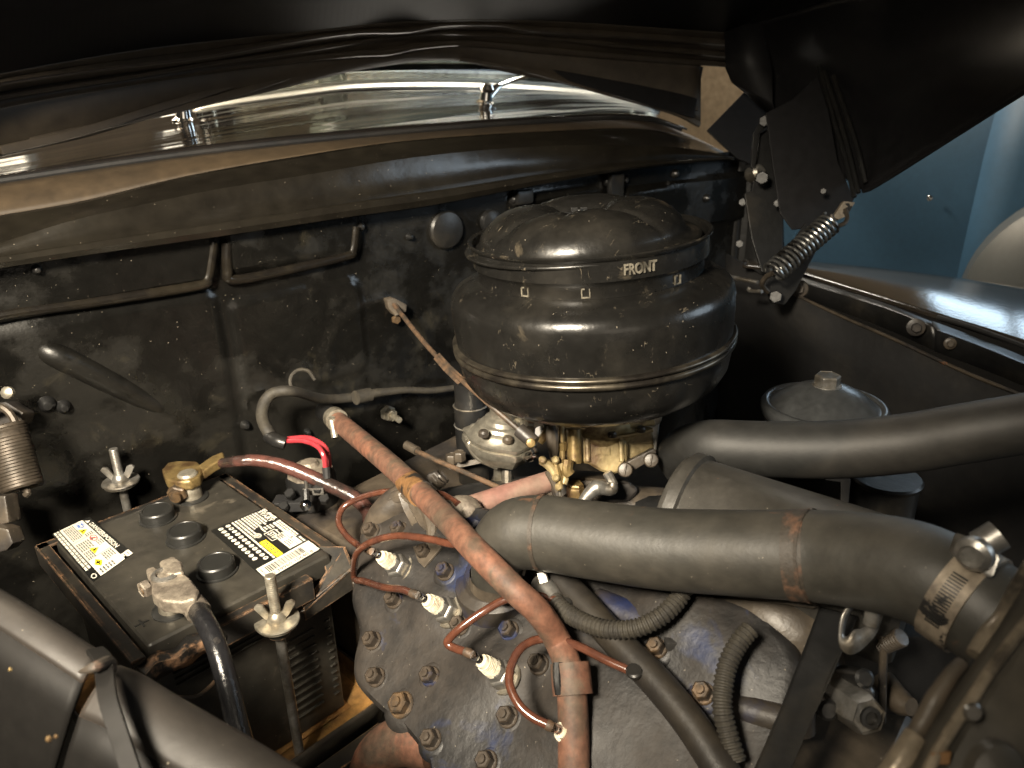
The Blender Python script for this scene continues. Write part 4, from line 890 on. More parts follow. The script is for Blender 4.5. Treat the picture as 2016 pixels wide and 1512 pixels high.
# bent front corner lip and folded right corner
m = MB()
rows = [[bp(u, (-.002, -.010, -.0155, -.0165, -.015)[k] + .0022 * math.sin(u * 210 + 1), (-.0095, -.0085, -.0100, -.016, -.024)[k] + .0012 * math.sin(u * 260 + k)) for u in np.linspace(-.012, .066, 40)] for k in range(5)]
m.grid(rows).o('bent_corner', 'chipped', hd, thick=.002)
MB().prism([bp(BW - .002, .020, .001), bp(BW + .020, .006, -.004), bp(BW + .012, -.018, -.012), bp(BW - .042, -.013, -.034), bp(BW - .046, -.010, -.036), bp(BW - .010, -.004, -.012)], EZ * -.0028).o('folded_corner', 'frame', hd, .0006, 1)
MB().prism([bp(BW + .020, .006, -.004), bp(BW + .012, -.018, -.012), bp(BW + .012, -.018, -.034), bp(BW + .020, .006, -.028)], (bx * -.003)).prism([bp(BW + .012, -.018, -.012), bp(BW - .042, -.013, -.030), bp(BW - .042, -.013, -.046), bp(BW + .012, -.018, -.036)], by * .003).o('folded_corner', 'frame', hd, .0006, 1)
MB().tube([bp(.0, -.035, -.03), bp(.02, -.038, -.038), bp(.05, -.034, -.028)], .0016, 6, 6).o('wire_loop', 'rod', hd)

ty = thing('battery_tray', 'rusty orange steel tray under the battery', 'tray', bp(BW / 2, BL / 2, -BH - .01))
def rrect(e, z, r):
    pts = []
    for cx, cy, a0 in ((BW + e - r, BL + e - r, 0), (-e + r, BL + e - r, 90), (-e + r, -e + r, 180), (BW + e - r, -e + r, 270)):
        for k in range(7): a = rad(a0 + 15 * k); pts.append(bp(cx + r * math.cos(a), cy + r * math.sin(a), z))
    return pts + [pts[0]]
MB().grid([rrect(.001, -BH - .002, .02), rrect(.022, -BH - .002, .024), rrect(.027, -BH + .003, .026), rrect(.030, -BH + .016, .028)]).grid([[bp(0, 0, -BH - .003), bp(BW, 0, -BH - .003)], [bp(0, BL, -BH - .003), bp(BW, BL, -BH - .003)]]).o('pan', 'tray', ty, thick=.002)
MB().grid([rrect(.0315, -BH + .017, .028), rrect(.033, -BH + .012, .028), rrect(.031, -BH - .012, .028)]).o('outer_rim', 'frame', ty, thick=.002)
MB().box(bp(BW * .5, -.045, -BH - .03), bx * .19, by * .02, EZ * .05).o('tray_support', 'frame', ty, .002)

def threads(q, r, h, n):
    pr = []
    for k in range(n): pr += [(r * .88, h * k / n), (r, h * (k + .35) / n), (r, h * (k + .6) / n), (r * .88, h * (k + .95) / n)]
    return pr + [(r * .8, h), (0, h)]
def rod(px_top, px_w, z_w, htop, lab_, dull):
    q = PZ(px_w[0], px_w[1], z_w); t = thing('hold_down_rod', lab_, 'rod', q - EZ * .2, 'battery hold down rods')
    m1 = 'steel' if dull else 'zinc'
    MB().lathe(threads(q, .0047, htop, int(htop / .0019)), q, EZ, 20).o('threaded_end', m1, t, smooth=40)
    MB().lathe([(.006, -.0012), (.0185, -.0012), (.0195, 0), (.0190, .0014), (.006, .002)], q, EZ, 40).lathe([(.006, -.0035), (.0175, -.0035), (.0178, -.002), (.006, -.0018)], q, EZ, 40).o('washer', m1, t)
    a_, b_ = nz(_r + _h * .2), nz(_h - _r * .2)
    m = MB().lathe([(.0085, .002), (.0085, .004), (.0066, .0085), (.0048, .010)], q, EZ, 24)
    m.o('nut_boss', m1, t)
    for s_ in (-1, 1):
        o_ = a_ * s_; m = MB(); m.prism([q + o_ * .005 + EZ * .002, q + o_ * .010 + EZ * .0045, q + o_ * .0175 + EZ * .0165, q + o_ * .0145 + EZ * .0195, q + o_ * .0095 + EZ * .018, q + o_ * .0055 + EZ * .010], b_ * .0042)
        m.v = [tuple(np.array(v) - b_ * .0021) for v in m.v]; m.o('wing', m1, t, .0012, 2)
    MB().tube([q - EZ * .004, q - EZ * .02, q - EZ * .22], .0046, 3, 14).o('shank', 'steel', t)
    if not dull: MB().lathe([(.0095, -.014), (.0105, -.010), (.0095, -.004), (.0, -.004)], q, EZ, 20).box(q + a_ * .009 - EZ * .007, a_ * .012, b_ * .010, EZ * .003).o('hook_tab', 'frame', t)
    return t
rod(None, (546, 1222), -.430, .047, 'bright threaded rod with wing nut at the front corner of the battery', False)
rod(None, (238, 948), -.395, .040, 'dull threaded rod with wing nut behind the battery', True)

# battery cables
def tube_obj(name, label, cat, pts, r, m, n=8, seg=16, group=None):
    o_ = MB().tube(pts, r, n, seg).o(name, m); return tag(o_, label, cat, group)
ck = thing('battery_cable', 'black cable clamped with corroded lead to the front battery post', 'cable', PZ(340, 1196, ZB))
zc = ZB + .022
def Z(x, y, e=0): return PZ(x, y, zc + e)
m = MB(); m.prism([Z(322, 1148), Z(345, 1138), Z(378, 1160), Z(398, 1186), Z(392, 1204), Z(362, 1212), Z(322, 1208), Z(304, 1192), Z(303, 1168)], EZ * .013); m.o('clamp_body', 'lead', ck, .0035, 3)
MB().prism([Z(316, 1124, .006), Z(345, 1112, .006), Z(362, 1124, .006), Z(366, 1146, .006), Z(346, 1150, .006), Z(330, 1148, .006)], EZ * .010).o('clamp_ear', 'lead', ck, .003, 3)
MB().prism([Z(291, 1140, .002), Z(308, 1134, .002), Z(322, 1146, .002), Z(326, 1170, .002), Z(306, 1176, .002), Z(296, 1160, .002)], EZ * .011).o('clamp_ear', 'lead', ck, .003, 3)
MB().tube([Z(278, 1164, .006), Z(312, 1146, .008), Z(350, 1128, .010)], .0042, 3, 12).o('clamp_bolt', 'boltr', ck)
MB().hexn(Z(292, 1156, .007), nz(Z(262, 1172) - Z(292, 1156)), .0075, .006).o('clamp_nut', 'lead', ck)
MB().lathe([(.0112, .018), (.0112, .0365), (.0075, .0375), (.007, .034), (0, .034)], q1, EZ, 24).o('post_collar', 'steel', ck)
cpts = [Z(372, 1186, -.001), Z(388, 1200, .0), P(404, 1225, .585), P(425, 1270, .57), P(446, 1340, .56), P(468, 1430, .555), P(494, 1520, .555), P(520, 1640, .56)]
MB().tube(cpts, [.0072, .0078, .0078, .0078, .008, .008, .008, .008], 10, 20).o('insulated_lead', 'cableb', ck)
MB().tube([Z(366, 1180, 0), Z(384, 1195, 0), Z(392, 1206, -.001)], .0098, 6, 20).o('crimp_sleeve', 'lead', ck)
ck = thing('battery_cable', 'worn red and black cable with a brass lug on the rear battery post', 'cable', q2)
zc = ZB + .016
MB().prism([Z(322, 942), Z(334, 928), Z(356, 925), (Z(392, 926)), Z(404, 938), Z(398, 956), Z(378, 966), Z(352, 968), Z(330, 962)], EZ * .012).o('clamp_body', 'brassl', ck, .0035, 3)
MB().prism([Z(392, 934, .001), Z(420, 914, .004), Z(442, 905, .006), Z(446, 918, .006), Z(424, 930, .004), Z(402, 946, .001)], EZ * .011).o('cable_sleeve', 'brassl', ck, .003, 3)
MB().lathe([(.0105, 0.012), (.0105, .029), (.0088, .031), (0, .031)], q2, EZ, 24).o('post_top', 'zinc', ck)
MB().hexn(PZ(352, 966, ZB + .014), nz(P(345, 985, .70) - P(358, 955, .72)), .0105, .009).lathe([(.0055, .008), (.0055, .014), (0, .014)], PZ(352, 966, ZB + .014), nz(P(345, 985, .70) - P(358, 955, .72)), 16).o('clamp_nut', 'boltr', ck)
cp = [PZ(438, 912, ZB + .028)]; d0 = depth(cp[0])
for x, y, dd in [(470, 908, 0), (500, 906, 0), (545, 913, .0), (590, 929, .0), (640, 951, .0), (690, 975, -.005), (715, 994, -.005), (728, 1016, .0), (722, 1050, .02), (700, 1110, .05)]: cp.append(P(x, y, d0 + dd - .02 + .02 * 0))
MB().tube(cp, [.0058, .0060, .0066, .0072, .0076, .0076, .0080, .0080, .0080, .0080, .008], 10, 18).o('insulated_lead', 'cabler', ck)

# starter relay with red wires
rl = thing('starter_relay', 'black starter relay with grey cap and two red wires', 'relay', P(610, 980, .86))
qd = P(610, 925, .86)
MB().lathe([(.0, -.045), (.027, -.045), (.028, -.01), (.026, -.004)], qd, EZ, 32).o('body', 'black', rl, smooth=40)
MB().lathe([(.026, -.005), (.0255, .002), (.020, .005), (.012, .006), (.009, .011), (0, .0115)], qd, EZ, 9).o('cap', 'lead', rl, .001, 2)
MB().box(P(585, 990, .84), _r * .05, _h * .02, EZ * .012).o('base', 'flat', rl, .002)
MB().tube([P(566, 868, .84), P(598, 868, .83), P(625, 879, .82), P(637, 897, .815), P(641, 921, .82)], .0028, 10, 10).o('red_lead', 'red', rl)
MB().tube([P(566, 864, .85), P(606, 862, .845), P(636, 876, .84), P(646, 896, .835), P(648, 922, .835)], .0028, 10, 10).o('red_lead', 'red', rl)
for x, y, d in ((642, 930, .82), (649, 931, .835)): MB().tube([P(x, y - 10, d), P(x + 2, y + 12, d)], .0044, 2, 10).o('boot', 'flat', rl)
MB().tube([P(562, 873, .84), P(546, 868, .84), P(530, 860, .85)], .0075, 4, 12).o('wire_tape', 'black', rl)
MB().tube([P(600, 940, .82), P(604, 960, .815), P(602, 990, .81)], .0022, 5, 8).o('green_lead', 'loom', rl)
MB().tube([P(602, 965, .808), P(603, 990, .803)], .0042, 3, 10).o('boot', 'black', rl)
MB().lathe([(.006, 0), (.006, .003), (.003, .004), (.0028, .010), (0, .011)], P(603, 996, .80), nz(EZ - _h), 14).o('terminal_screw', 'chrome', rl)
for x, y, d in ((572, 975, .83), (628, 965, .82), (560, 1000, .83), (640, 985, .82)): MB().hexn(P(x, y, d), nz(-FW + EZ), .006, .007).o('terminal_nut', 'black', rl)
MB().box(P(617, 968, .815), _r * .022, _h * .002, EZ * .008).o('terminal_strip', 'steel', rl, .0005)

lm = thing('wiring_loom', 'old cloth covered wiring loom looping along the firewall', 'wiring', P(560, 800, .9))
lp = [P(545, 872, .86), P(530, 853, .85), P(517, 825, .86), P(520, 795, .87), P(538, 774, .875), P(575, 770, .88), P(620, 782, .93), P(650, 786, .96), PF(700, 782, .02), PF(740, 774, .02), PF(800, 768, .02), PF(850, 769, .02), PF(905, 762, .02)]
MB().tube(lp, [.006, .0068, .007, .007, .0066, .006, .006, .006, .0065, .006, .0045, .0045, .0045], 8, 12).o('sleeve', 'loom', lm)
MB().tube([P(574, 768, .885), P(572, 745, .885), P(586, 729, .89), P(606, 730, .895), P(620, 748, .90)], .0022, 8, 8).o('thin_wire', 'loom', lm)
MB().tube([P(700, 783, .935), P(728, 777, .95)], .009, 3, 12).o('tape_wrap', 'loom', lm)

# ------------------------------------------------------------------ heater hose
hh = thing('heater_hose', 'rust red rubber heater hose from the firewall down across the engine', 'hose', P(970, 1120, .60))
hp = [(666, 830, .935), (700, 858, .88), (760, 908, .785), (815, 958, .715), (880, 1022, .63), (935, 1082, .572), (1010, 1158, .545), (1060, 1205, .545), (1098, 1262, .555), (1120, 1320, .54), (1128, 1400, .53), (1130, 1512, .52), (1130, 1640, .51)]
hpp = [P(*p) for p in hp]
MB().tube(hpp, [.0118, .0115, .0112, .0108, .0102, .0098, .0098, .0100, .0106, .0110, .0112], 10, 28).o('rubber_tube', 'heater', hh)
MB().tube([P(803, 948, .734), P(828, 972, .696)], .0124, 3, 28).o('tape_band', 'tape', hh)
MB().tube([P(1122, 1305, .542), P(1128, 1368, .534)], .0142, 3, 28).o('paper_band', 'heater', hh)
MB().tube([P(1099, 1305, .535), P(1100, 1340, .53), P(1104, 1366, .528)], .004, 3, 8).o('split_edge', 'black', hh)
MB().tube([P(658, 822, .948), P(664, 828, .936)], .014, 2, 28).o('clip_band', 'zinc', hh)
MB().tube([P(653, 826, .92), P(660, 862, .915)], .0042, 2, 12).lathe([(.0055, 0), (.0055, .006), (0, .006)], P(655, 822, .92), -EZ, 12).o('clip_screw', 'zinc', hh)
MB().tube([PF(636, 808, 0), P(660, 825, .945)], .012, 3, 20).o('firewall_pipe', 'black', hh)
strap = thing('support_strap', 'oily flat strap hanging behind the red hose to the manifold', 'strap', P(830, 1040, .72))
MB().ribbon([P(795, 968, .735), P(806, 1000, .73), P(822, 1030, .72), P(848, 1062, .705)], _r, .012, .003).o('strap', 'oily', strap, .0006)
MB().ribbon([P(815, 990, .728), P(836, 1028, .715), P(866, 1056, .70)], _r, .012, .003).o('strap', 'oily', strap, .0006)
MB().hexn(P(866, 940, .80), nz(_r * -1 + EZ * -.3), .009, .012).coil(P(850, 955, .8), P(872, 935, .8), .008, .0016, 4, 6, 14).o('stud', 'oily', strap)

# pale red pipe by the carburettor
pk = thing('metal_pipe', 'short faded red pipe running under the carburettor', 'pipe', P(1000, 970, .74))
MB().tube([P(870, 1018, .715), P(930, 998, .73), P(1010, 970, .745), P(1086, 946, .76)], [.0125, .0115, .0105, .0105], 6, 20).o('pipe', 'pink', pk)
MB().tube([P(872, 1020, .705), P(905, 1004, .712), P(925, 1010, .71), P(920, 1050, .70)], [.012, .014, .013, .008], 5, 14).o('pipe_flange', 'lead', pk)

# linkage rod from the firewall bracket to the fuel pump side
lk = thing('throttle_rod', 'thin rusty throttle rod from the firewall bracket to the carburettor', 'rod', P(900, 720, .9))
MB().tube([PF(776, 600, .02), P(830, 668, .86), P(880, 722, .75), P(940, 776, .665), P(1020, 845, .645)], [.0030, .0028, .0024, .0023, .0023], 6, 10).o('rod', 'rod', lk)
MB().ribbon([P(862, 703, .79), P(882, 726, .745), P(905, 748, .71)], UP + RT, .009, .005).o('flat_joint', 'rod', lk, .001)
MB().tube([P(1022, 846, .643), P(1052, 872, .637)], .0062, 2, 14).o('rod_end', 'oily', lk); MB().lathe([(.0042, 0), (.0036, .002), (0, .003)], P(1045, 872, .630), -FW, 14).o('ball_stud', 'brassl', lk)
MB().prism([PF(760, 590, .01), PF(775, 586, .02), PF(802, 600, .025), PF(800, 615, .025), PF(778, 622, .02), PF(764, 606, .01)], -NF * .012).o('firewall_clip', 'oily', lk, .002); MB().hexn(PF(778, 628, .008), NF, .006, .006).o('clip_screw', 'boltr', lk)
ck2 = thing('choke_cable', 'thin brown cable with a ferrule running under the hoses', 'cable', P(900, 920, .8))
MB().tube([P(806, 880, .86), P(850, 902, .83), P(920, 932, .80), P(1000, 968, .77)], .0027, 6, 10).o('cable', 'rod', ck2); MB().tube([P(800, 876, .862), P(822, 888, .85)], .0052, 2, 12).o('ferrule', 'oily', ck2)

# ------------------------------------------------------------------ spark plugs and leads
def plug(base, tip, h, lab_):
    a, b_ = PH(*base, .004), PH(*tip, h); ax = nz(b_ - a); L_ = np.linalg.norm(b_ - a); t = thing('spark_plug', lab_, 'spark plug', a, 'spark plugs'); KS = 1.06; L_ /= KS; _n0 = len(bpy.data.objects)
    MB().lathe([(.0125, 0), (.0130, .0015), (.0125, .003), (0, .003)], a, ax, 24).o('gasket_ring', 'zinc', t)
    MB().lathe([(.0105, .002), (.0105, .010), (.0095, .0115), (.0085, .0118), (.0083, .016), (.0075, .0175), (0, .0175)], a, ax, 6).o('hex_shell', 'steel', t, .0005)
    s_ = L_ - .010; z0 = .0165; pr = [(.0, z0), (.0072, z0)]
    for k in range(5): zz = z0 + .003 + (s_ - z0 - .006) * k / 5; w = (s_ - z0 - .006) / 5; pr += [(.0066 - .0002 * k, zz), (.0054 - .0002 * k, zz + w * .2), (.0054 - .0002 * k, zz + w * .4), (.0067 - .0002 * k, zz + w * .6), (.0067 - .0002 * k, zz + w * .9)]
    pr += [(.0052, s_ - .003), (.0048, s_), (0, s_)]
    MB().lathe(pr, a, ax, 24).o('insulator', 'ceramic', t)
    MB().lathe([(.0028, s_), (.0032, s_ + .003), (.0024, s_ + .005), (.0034, s_ + .008), (.0030, L_), (0, L_)], a, ax, 16).o('terminal', 'chrome', t)
    for c_ in t.children:
        for v_ in c_.data.vertices: v_.co = v_.co * KS
    return b_
t1 = plug((792, 1120), (733, 1086), .045, 'white spark plug nearest the battery corner')
t2 = plug((888, 1207), (822, 1172), .045, 'white spark plug second from the battery corner')
t3 = plug((999, 1336), (930, 1289), .045, 'white spark plug in the middle of the head left of the looped lead')
t4 = plug((1135, 1450), (1088, 1432), .040, 'spark plug half hidden behind the red hose at the bottom')
def lead(pts, lab_, end=None, dirn=None, clip=True):
    o_ = MB().tube(pts, .0032, 10, 12); t = thing('plug_lead', lab_, 'plug lead', pts[0], 'copper coloured plug leads')
    o_.o('copper_sheath', 'copper', t)
    if end is not None: MB().tube([end, end + (dirn - end) * .5, dirn], [.0033, .0038, .0036], 3, 12).o('clip_end', 'rod', t)
D = lambda x, y, o: PH(x, y, o)
lead([P(902, 992, .70), P(880, 978, .715), P(864, 972, .72), P(825, 968, .735), P(787, 967, .75), P(745, 970, .765), P(705, 982, .775), P(675, 1000, .775), P(667, 1028, .765), P(683, 1055, .75), P(706, 1074, .735), lerp(P(715, 1078, .73), t1, .6)], 'upper looping plug lead running to the rearmost spark plug', t1, lerp(P(715, 1078, .73), t1, .4))
lead([D(1000, 1085, .05), D(960, 1080, .06), D(888, 1071, .06), D(843, 1061, .06), D(784, 1055, .06), D(739, 1064, .055), D(711, 1080, .045), D(699, 1100, .03), D(697, 1135, .0), D(704, 1143, .01), D(716, 1144, .02), D(754, 1156, .035), D(789, 1160, .042), lerp(D(806, 1166, .045), t2, .4)], 'plug lead arching from behind the red hose past the battery frame', t2, lerp(D(806, 1166, .045), t2, .2))
lead([D(1118, 1196, .030), D(1101, 1184, .035), D(1050, 1172, .04), D(997, 1180, .045), D(952, 1204, .05), D(907, 1236, .052), D(884, 1258, .05), D(882, 1268, .048), D(895, 1276, .046), lerp(D(912, 1281, .046), t3, .4)], 'sharply bent plug lead running to the middle spark plug', t3, lerp(D(912, 1281, .046), t3, .2))
lead([D(1252, 1326, .028), D(1192, 1299, .032), D(1143, 1274, .034), D(1098, 1260, .036), D(1060, 1259, .042), D(1028, 1274, .05), D(1008, 1306, .053), D(1003, 1345, .053), D(1020, 1385, .050), D(1047, 1411, .046), lerp(D(1072, 1424, .043), t4, .4)], 'hook shaped plug lead at the bottom beside the red hose', t4, lerp(D(1072, 1424, .043), t4, .2))
cd = thing('wiring_conduit', 'thick dark conduit tube running down over the head to the lower right', 'conduit', PH(1210, 1265, .02))
MB().tube([D(1035, 1085, .02), D(1070, 1115, .022), D(1140, 1180, .022), D(1210, 1258, .022), D(1290, 1340, .022), D(1360, 1425, .022), D(1425, 1525, .022), D(1500, 1650, .022)], .0112, 8, 20).o('tube', 'conduit', cd)
for x, y in ((1113, 1193), (1250, 1325)):
    q = D(x, y, .031); MB().lathe([(.0052, 0), (.0060, .001), (.0060, .003), (.0048, .004)], q, nz(NH + SIDE * .4), 18).o('grommet', 'black', cd)

# ------------------------------------------------------------------ corrugated looms
def corr(pts, r, n=10):
    path = crom(pts, n); L_ = [0]
    for i in range(1, len(path)): L_.append(L_[-1] + np.linalg.norm(path[i] - path[i - 1]))
    N = int(L_[-1] / .0033) * 4; out = [np.array([np.interp(s_, L_, [p[k] for p in path]) for k in range(3)]) for s_ in np.linspace(0, L_[-1], N + 1)]
    rr = [r * (1.0 if i % 4 in (1, 2) else .86) for i in range(N + 1)]; m = MB(); m.tube(out, 1.0, 0, 16)
    # radii per ring
    V = np.array(m.v); 
    for i, p in enumerate(out): V[i * 16:(i + 1) * 16] = p + (V[i * 16:(i + 1) * 16] - p) * rr[i]
    m.v = [tuple(v) for v in V]; return m
cl = thing('corrugated_loom', 'long ribbed black loom curving under the upper radiator hose', 'loom', D(1250, 1240, .03))
corr([D(1082, 1165, .030), D(1100, 1192, .034), D(1135, 1218, .036), D(1190, 1238, .036), D(1250, 1237, .036), D(1300, 1214, .034), D(1335, 1180, .03), D(1350, 1150, .03), D(1352, 1120, .03)], .0068).o('split_tube', 'loom', cl, smooth=20)
MB().tube([D(1058, 1148, .03), D(1075, 1160, .032), D(1092, 1182, .033)], [.0065, .0085, .0075], 5, 14).o('end_clip', 'steel', cl)
MB().hexn(D(1062, 1142, .036), nz(RT + UP * .3), .008, .007).o('clip_screw', 'steel', cl)
cl = thing('corrugated_loom', 'short ribbed black loom dropping down in front of the head', 'loom', D(1430, 1350, .03))
corr([D(1478, 1238, .03), D(1455, 1265, .032), D(1434, 1305, .034), D(1424, 1350, .034), D(1422, 1395, .032), D(1432, 1440, .026), D(1450, 1500, .02)], .0066).o('split_tube', 'loom', cl, smooth=20)

# ------------------------------------------------------------------ upper radiator hoses
uh = thing('radiator_hose', 'wide grey brown upper radiator hose crossing in front of the carburettor', 'hose', P(1350, 1080, .53))
up_ = [(978, 1150, .618), (980, 1110, .608), (988, 1075, .596), (1018, 1052, .586), (1070, 1049, .578), (1160, 1062, .562), (1300, 1080, .538), (1450, 1088, .512), (1600, 1094, .486), (1700, 1104, .462), (1790, 1122, .440), (1860, 1152, .424), (1935, 1200, .410), (2010, 1258, .396), (2100, 1340, .385)]
ur = [.0205, .0215, .0245, .0275, .0285, .0285, .0285, .0285, .0290, .0290, .0290, .0285, .0285, .028, .028]
upp = [P(*p) for p in up_]
MB().tube(upp, ur, 12, 48).o('rubber_tube', 'rubber', uh)
def ringon(pp, i0, i1, k, name, m, extra=.0006):
    a, b_ = lerp(pp[int(i0)], pp[int(i0) + 1], i0 % 1), lerp(pp[int(i1)], pp[int(i1) + 1], i1 % 1); return MB().tube([a, b_], k + extra, 2, 48, caps=False).o(name, m, uh)
ringon(upp, 3.93, 4.05, .0285, 'rusty_band', 'rustband'); ringon(upp, 7.72, 7.98, .0287, 'rusty_band', 'rustband'); ringon(upp, 7.98, 8.04, .0289, 'band_edge', 'rustband', .0011)
ringon(upp, 0.0, .5, .0212, 'lower_clip', 'oily', .0012)
MB().ribbon([P(1032, 1085, .60), P(1036, 1105, .60), P(1030, 1130, .60)], FW, .012, .002).o('clip_tail', 'steel', uh)
cen = crom(upp, 6)
for ang in (-1.05, 2.0):
    MB().tube([p + (UP * math.sin(ang) - FW * math.cos(ang)) * .0283 for p in cen[22:-6]], .0007, 1, 6).o('mould_line', 'rubber', uh)
# worm-drive clamp at the radiator end
cc_ = P(1897, 1176, .417); ax_ = nz(P(1960, 1216, .405) - P(1850, 1146, .427))
MB().lathe([(.0292, -.0085), (.0302, -.0085), (.0302, .0085), (.0292, .0085)], cc_, ax_, 64).o('clamp_band', 'plate', uh)
ca_, cb_, _ = basis(ax_, (0, 1, 0))
m = MB()
for k in range(-14, 15):
    t = math.atan2(float(np.dot(-FW * .8 - UP * .2 + RT * .0, cb_)), float(np.dot(-FW * .8 - UP * .2, ca_))) + k * .06; e = ca_ * math.cos(t) + cb_ * math.sin(t)
    if -9 < k < 10: m.box(cc_ + e * .0303, ax_ * .008, np.cross(ax_, e) * .0009, e * .0008)
m.o('worm_slots', 'black', uh)
hs = P(1916, 1092, .398)
MB().box(hs, ax_ * .019, nz(RT * .3 + UP * .9) * .013, FW * .010).o('screw_housing', 'steel', uh, .002)
MB().tube([P(1928, 1075, .395), P(1968, 1052, .392)], .0078, 3, 24).o('screw_barrel', 'steel', uh)
MB().lathe([(.0088, 0), (.0092, .002), (.0088, .005), (.006, .007), (.005, .004), (0, .004)], P(1922, 1086, .392), nz(P(1900, 1110, .38) - P(1930, 1080, .392)), 24).o('screw_head', 'steel', uh)
uh2 = thing('radiator_hose', 'far dark radiator hose passing in front of the round filter', 'hose', P(1650, 880, .6))
p2 = [(1345, 925, .73), (1338, 900, .72), (1356, 886, .695), (1400, 879, .668), (1500, 884, .65), (1640, 885, .625), (1780, 873, .60), (1900, 853, .575), (2010, 835, .555), (2140, 815, .53)]
MB().tube([P(*p) for p in p2], [.018, .0215, .0225, .0235, .0240, .0240, .0235, .0228, .0222, .022], 10, 40).o('rubber_tube', 'rubberd', uh2)

# ------------------------------------------------------------------ generator and round filter
gn = thing('generator', 'dark cylindrical generator lying between the two radiator hoses', 'generator', P(1450, 1000, .56))
ga = nz(np.array([.06, -1, -.045])); g0 = P(1332, 1012, .62)
MB().lathe([(.0, .0), (.030, .0), (.0490, .0), (.0500, .002), (.0500, .17), (.046, .175), (0, .177)], g0, ga, 72).o('body', 'genp', gn)
MB().lathe([(.0500, .004), (.0535, .005), (.0535, .0135), (.0500, .015)], g0, ga, 60, arc=(rad(60), rad(250))).o('cover_band', 'genp', gn, smooth=40)
for k, (x, y) in enumerate([(1448, 948), (1462, 952), (1510, 962), (1548, 984), (1430, 944)]):
    pass
slab([(1564, 962), (1574, 964), (1672, 1003), (1640, 1012), (1580, 998)], .60, .004).o('mounting_flange', 'oily', gn, .001)
sb = thing('generator_bracket', 'thin sheet bracket edge below the upper radiator hose', 'bracket', P(1200, 1120, .57))
slab([(1060, 1092, .60), (1150, 1110, .585), (1197, 1122, .575), (1192, 1127, .575), (1140, 1118, .585), (1062, 1102, .60)], .58, .02).o('bracket_arm', 'plate', sb, .001)
slab([(1197, 1118, .575), (1250, 1120, .565), (1420, 1140, .54), (1560, 1160, .52), (1670, 1180, .50), (1600, 1200, .51), (1420, 1172, .54), (1260, 1140, .565)], .55, .03).o('bracket_plate', 'oily', sb, .002)
ol = thing('oil_filter', 'black round oil filter with domed lid and centre bolt', 'oil filter', P(1622, 960, .80))
q = P(1622, 800, .80)
MB().lathe([(.0, -.20), (.052, -.20), (.054, -.19), (.054, -.016), (.060, -.014)], q, EZ, 60).o('canister', 'black', ol)
MB().lathe([(.058, -.014), (.0615, -.010), (.0635, -.004), (.0635, .0), (.061, .004), (.057, .0045), (.055, .002), (.052, .003), (.044, .010), (.032, .0175), (.020, .0225), (.013, .0245), (0, .025)], q, EZ, 80).o('domed_lid', 'lidgrey', ol, smooth=60)
MB().hexn(q + EZ * .0245, EZ, .0130, .0115).lathe([(.0148, 0.0), (.0148, .0015), (0, .0015)], q + EZ * .0235, EZ, 30).o('centre_bolt', 'steel', ol, .0006)
of = thing('filler_tube', 'short black oil filler tube beside the round filter', 'tube', P(1745, 980, .74))
MB().lathe([(.0, -.12), (.031, -.12), (.031, -.002), (.033, 0), (.034, .003), (.032, .005), (.0, .005)], P(1744, 946, .76), EZ, 40).o('tube', 'black', of)
slab([(1624, 938), (1672, 940), (1676, 944), (1672, 985), (1668, 1010), (1655, 1010), (1655, 950), (1625, 946)], .72, .003).o('clip', 'black', of, .001)

# ------------------------------------------------------------------ parts at the lower right
st = thing('fan_bracket', 'dark flat strut slanting down at the lower right', 'strut', P(1590, 1350, .46))
slab([(1618, 1196, .50), (1690, 1214, .49), (1640, 1330, .46), (1590, 1440, .44), (1540, 1560, .42), (1470, 1560, .42), (1540, 1400, .45), (1590, 1270, .48)], .46, .004).o('strut_plate', 'black', st, .001)
lc = thing('pipe_clamp', 'grey sheet loop clamp hanging under the upper hose', 'clamp', P(1690, 1240, .46))
loop = [(1668, 1190), (1655, 1212), (1650, 1245), (1652, 1272), (1668, 1288), (1692, 1280), (1722, 1250), (1738, 1215), (1742, 1192)]
inn_ = [(1678, 1194), (1664, 1216), (1658, 1248), (1668, 1252), (1680, 1240), (1702, 1234), (1722, 1215), (1726, 1196), (1712, 1186)]
m = MB(); n = len(loop); A1 = crom([P(x, y, .465 + .0001 * (x - 1650)) for x, y in loop], 5); A2 = crom([P(x, y, .468 + .0001 * (x - 1650)) for x, y in inn_], 5)
m.grid([A1, A2]).o('loop_plate', 'steel', lc, thick=.0015)
slab([(1664, 1188), (1684, 1180), (1740, 1192), (1744, 1198), (1712, 1196), (1680, 1196)], .466, .008).o('clamp_tab', 'steel', lc, .001)
MB().tube([P(1720, 1190, .455), P(1714, 1228, .458)], .0044, 2, 14).o('clamp_screw', 'steel', lc)
wp = thing('long_nut', 'long hexagonal steel nut on a stud at the lower right', 'nut', P(1680, 1380, .47))
a, b_ = P(1630, 1358, .50), P(1712, 1412, .455)
MB().hexn(a, b_ - a, .0128, float(np.linalg.norm(b_ - a))).o('nut_body', 'steel', wp, .0008)
MB().lathe([(.0065, 0), (.0065, .002), (.004, .0022), (.004, -.004), (0, -.004)], b_, b_ - a, 16).o('bore', 'black', wp)
for x0, y0, x1, y1, r, lb in ((1660, 1328, 1702, 1336, .006, 'upper thin stud beside the long nut'), (1585, 1366, 1630, 1398, .0065, 'lower left thin stud beside the long nut'), (1676, 1346, 1704, 1366, .0055, 'short stud just above the long nut')):
    o_ = MB().tube([P(x0, y0, .50), P(x1, y1, .47)], r, 3, 14).lathe([(r, 0), (r * .7, .0015), (0, .0015)], P(x1, y1, .47), nz(P(x1, y1, .47) - P(x0, y0, .50)), 14).o('stud', 'black'); tag(o_, lb, 'stud', 'studs at the lower right')
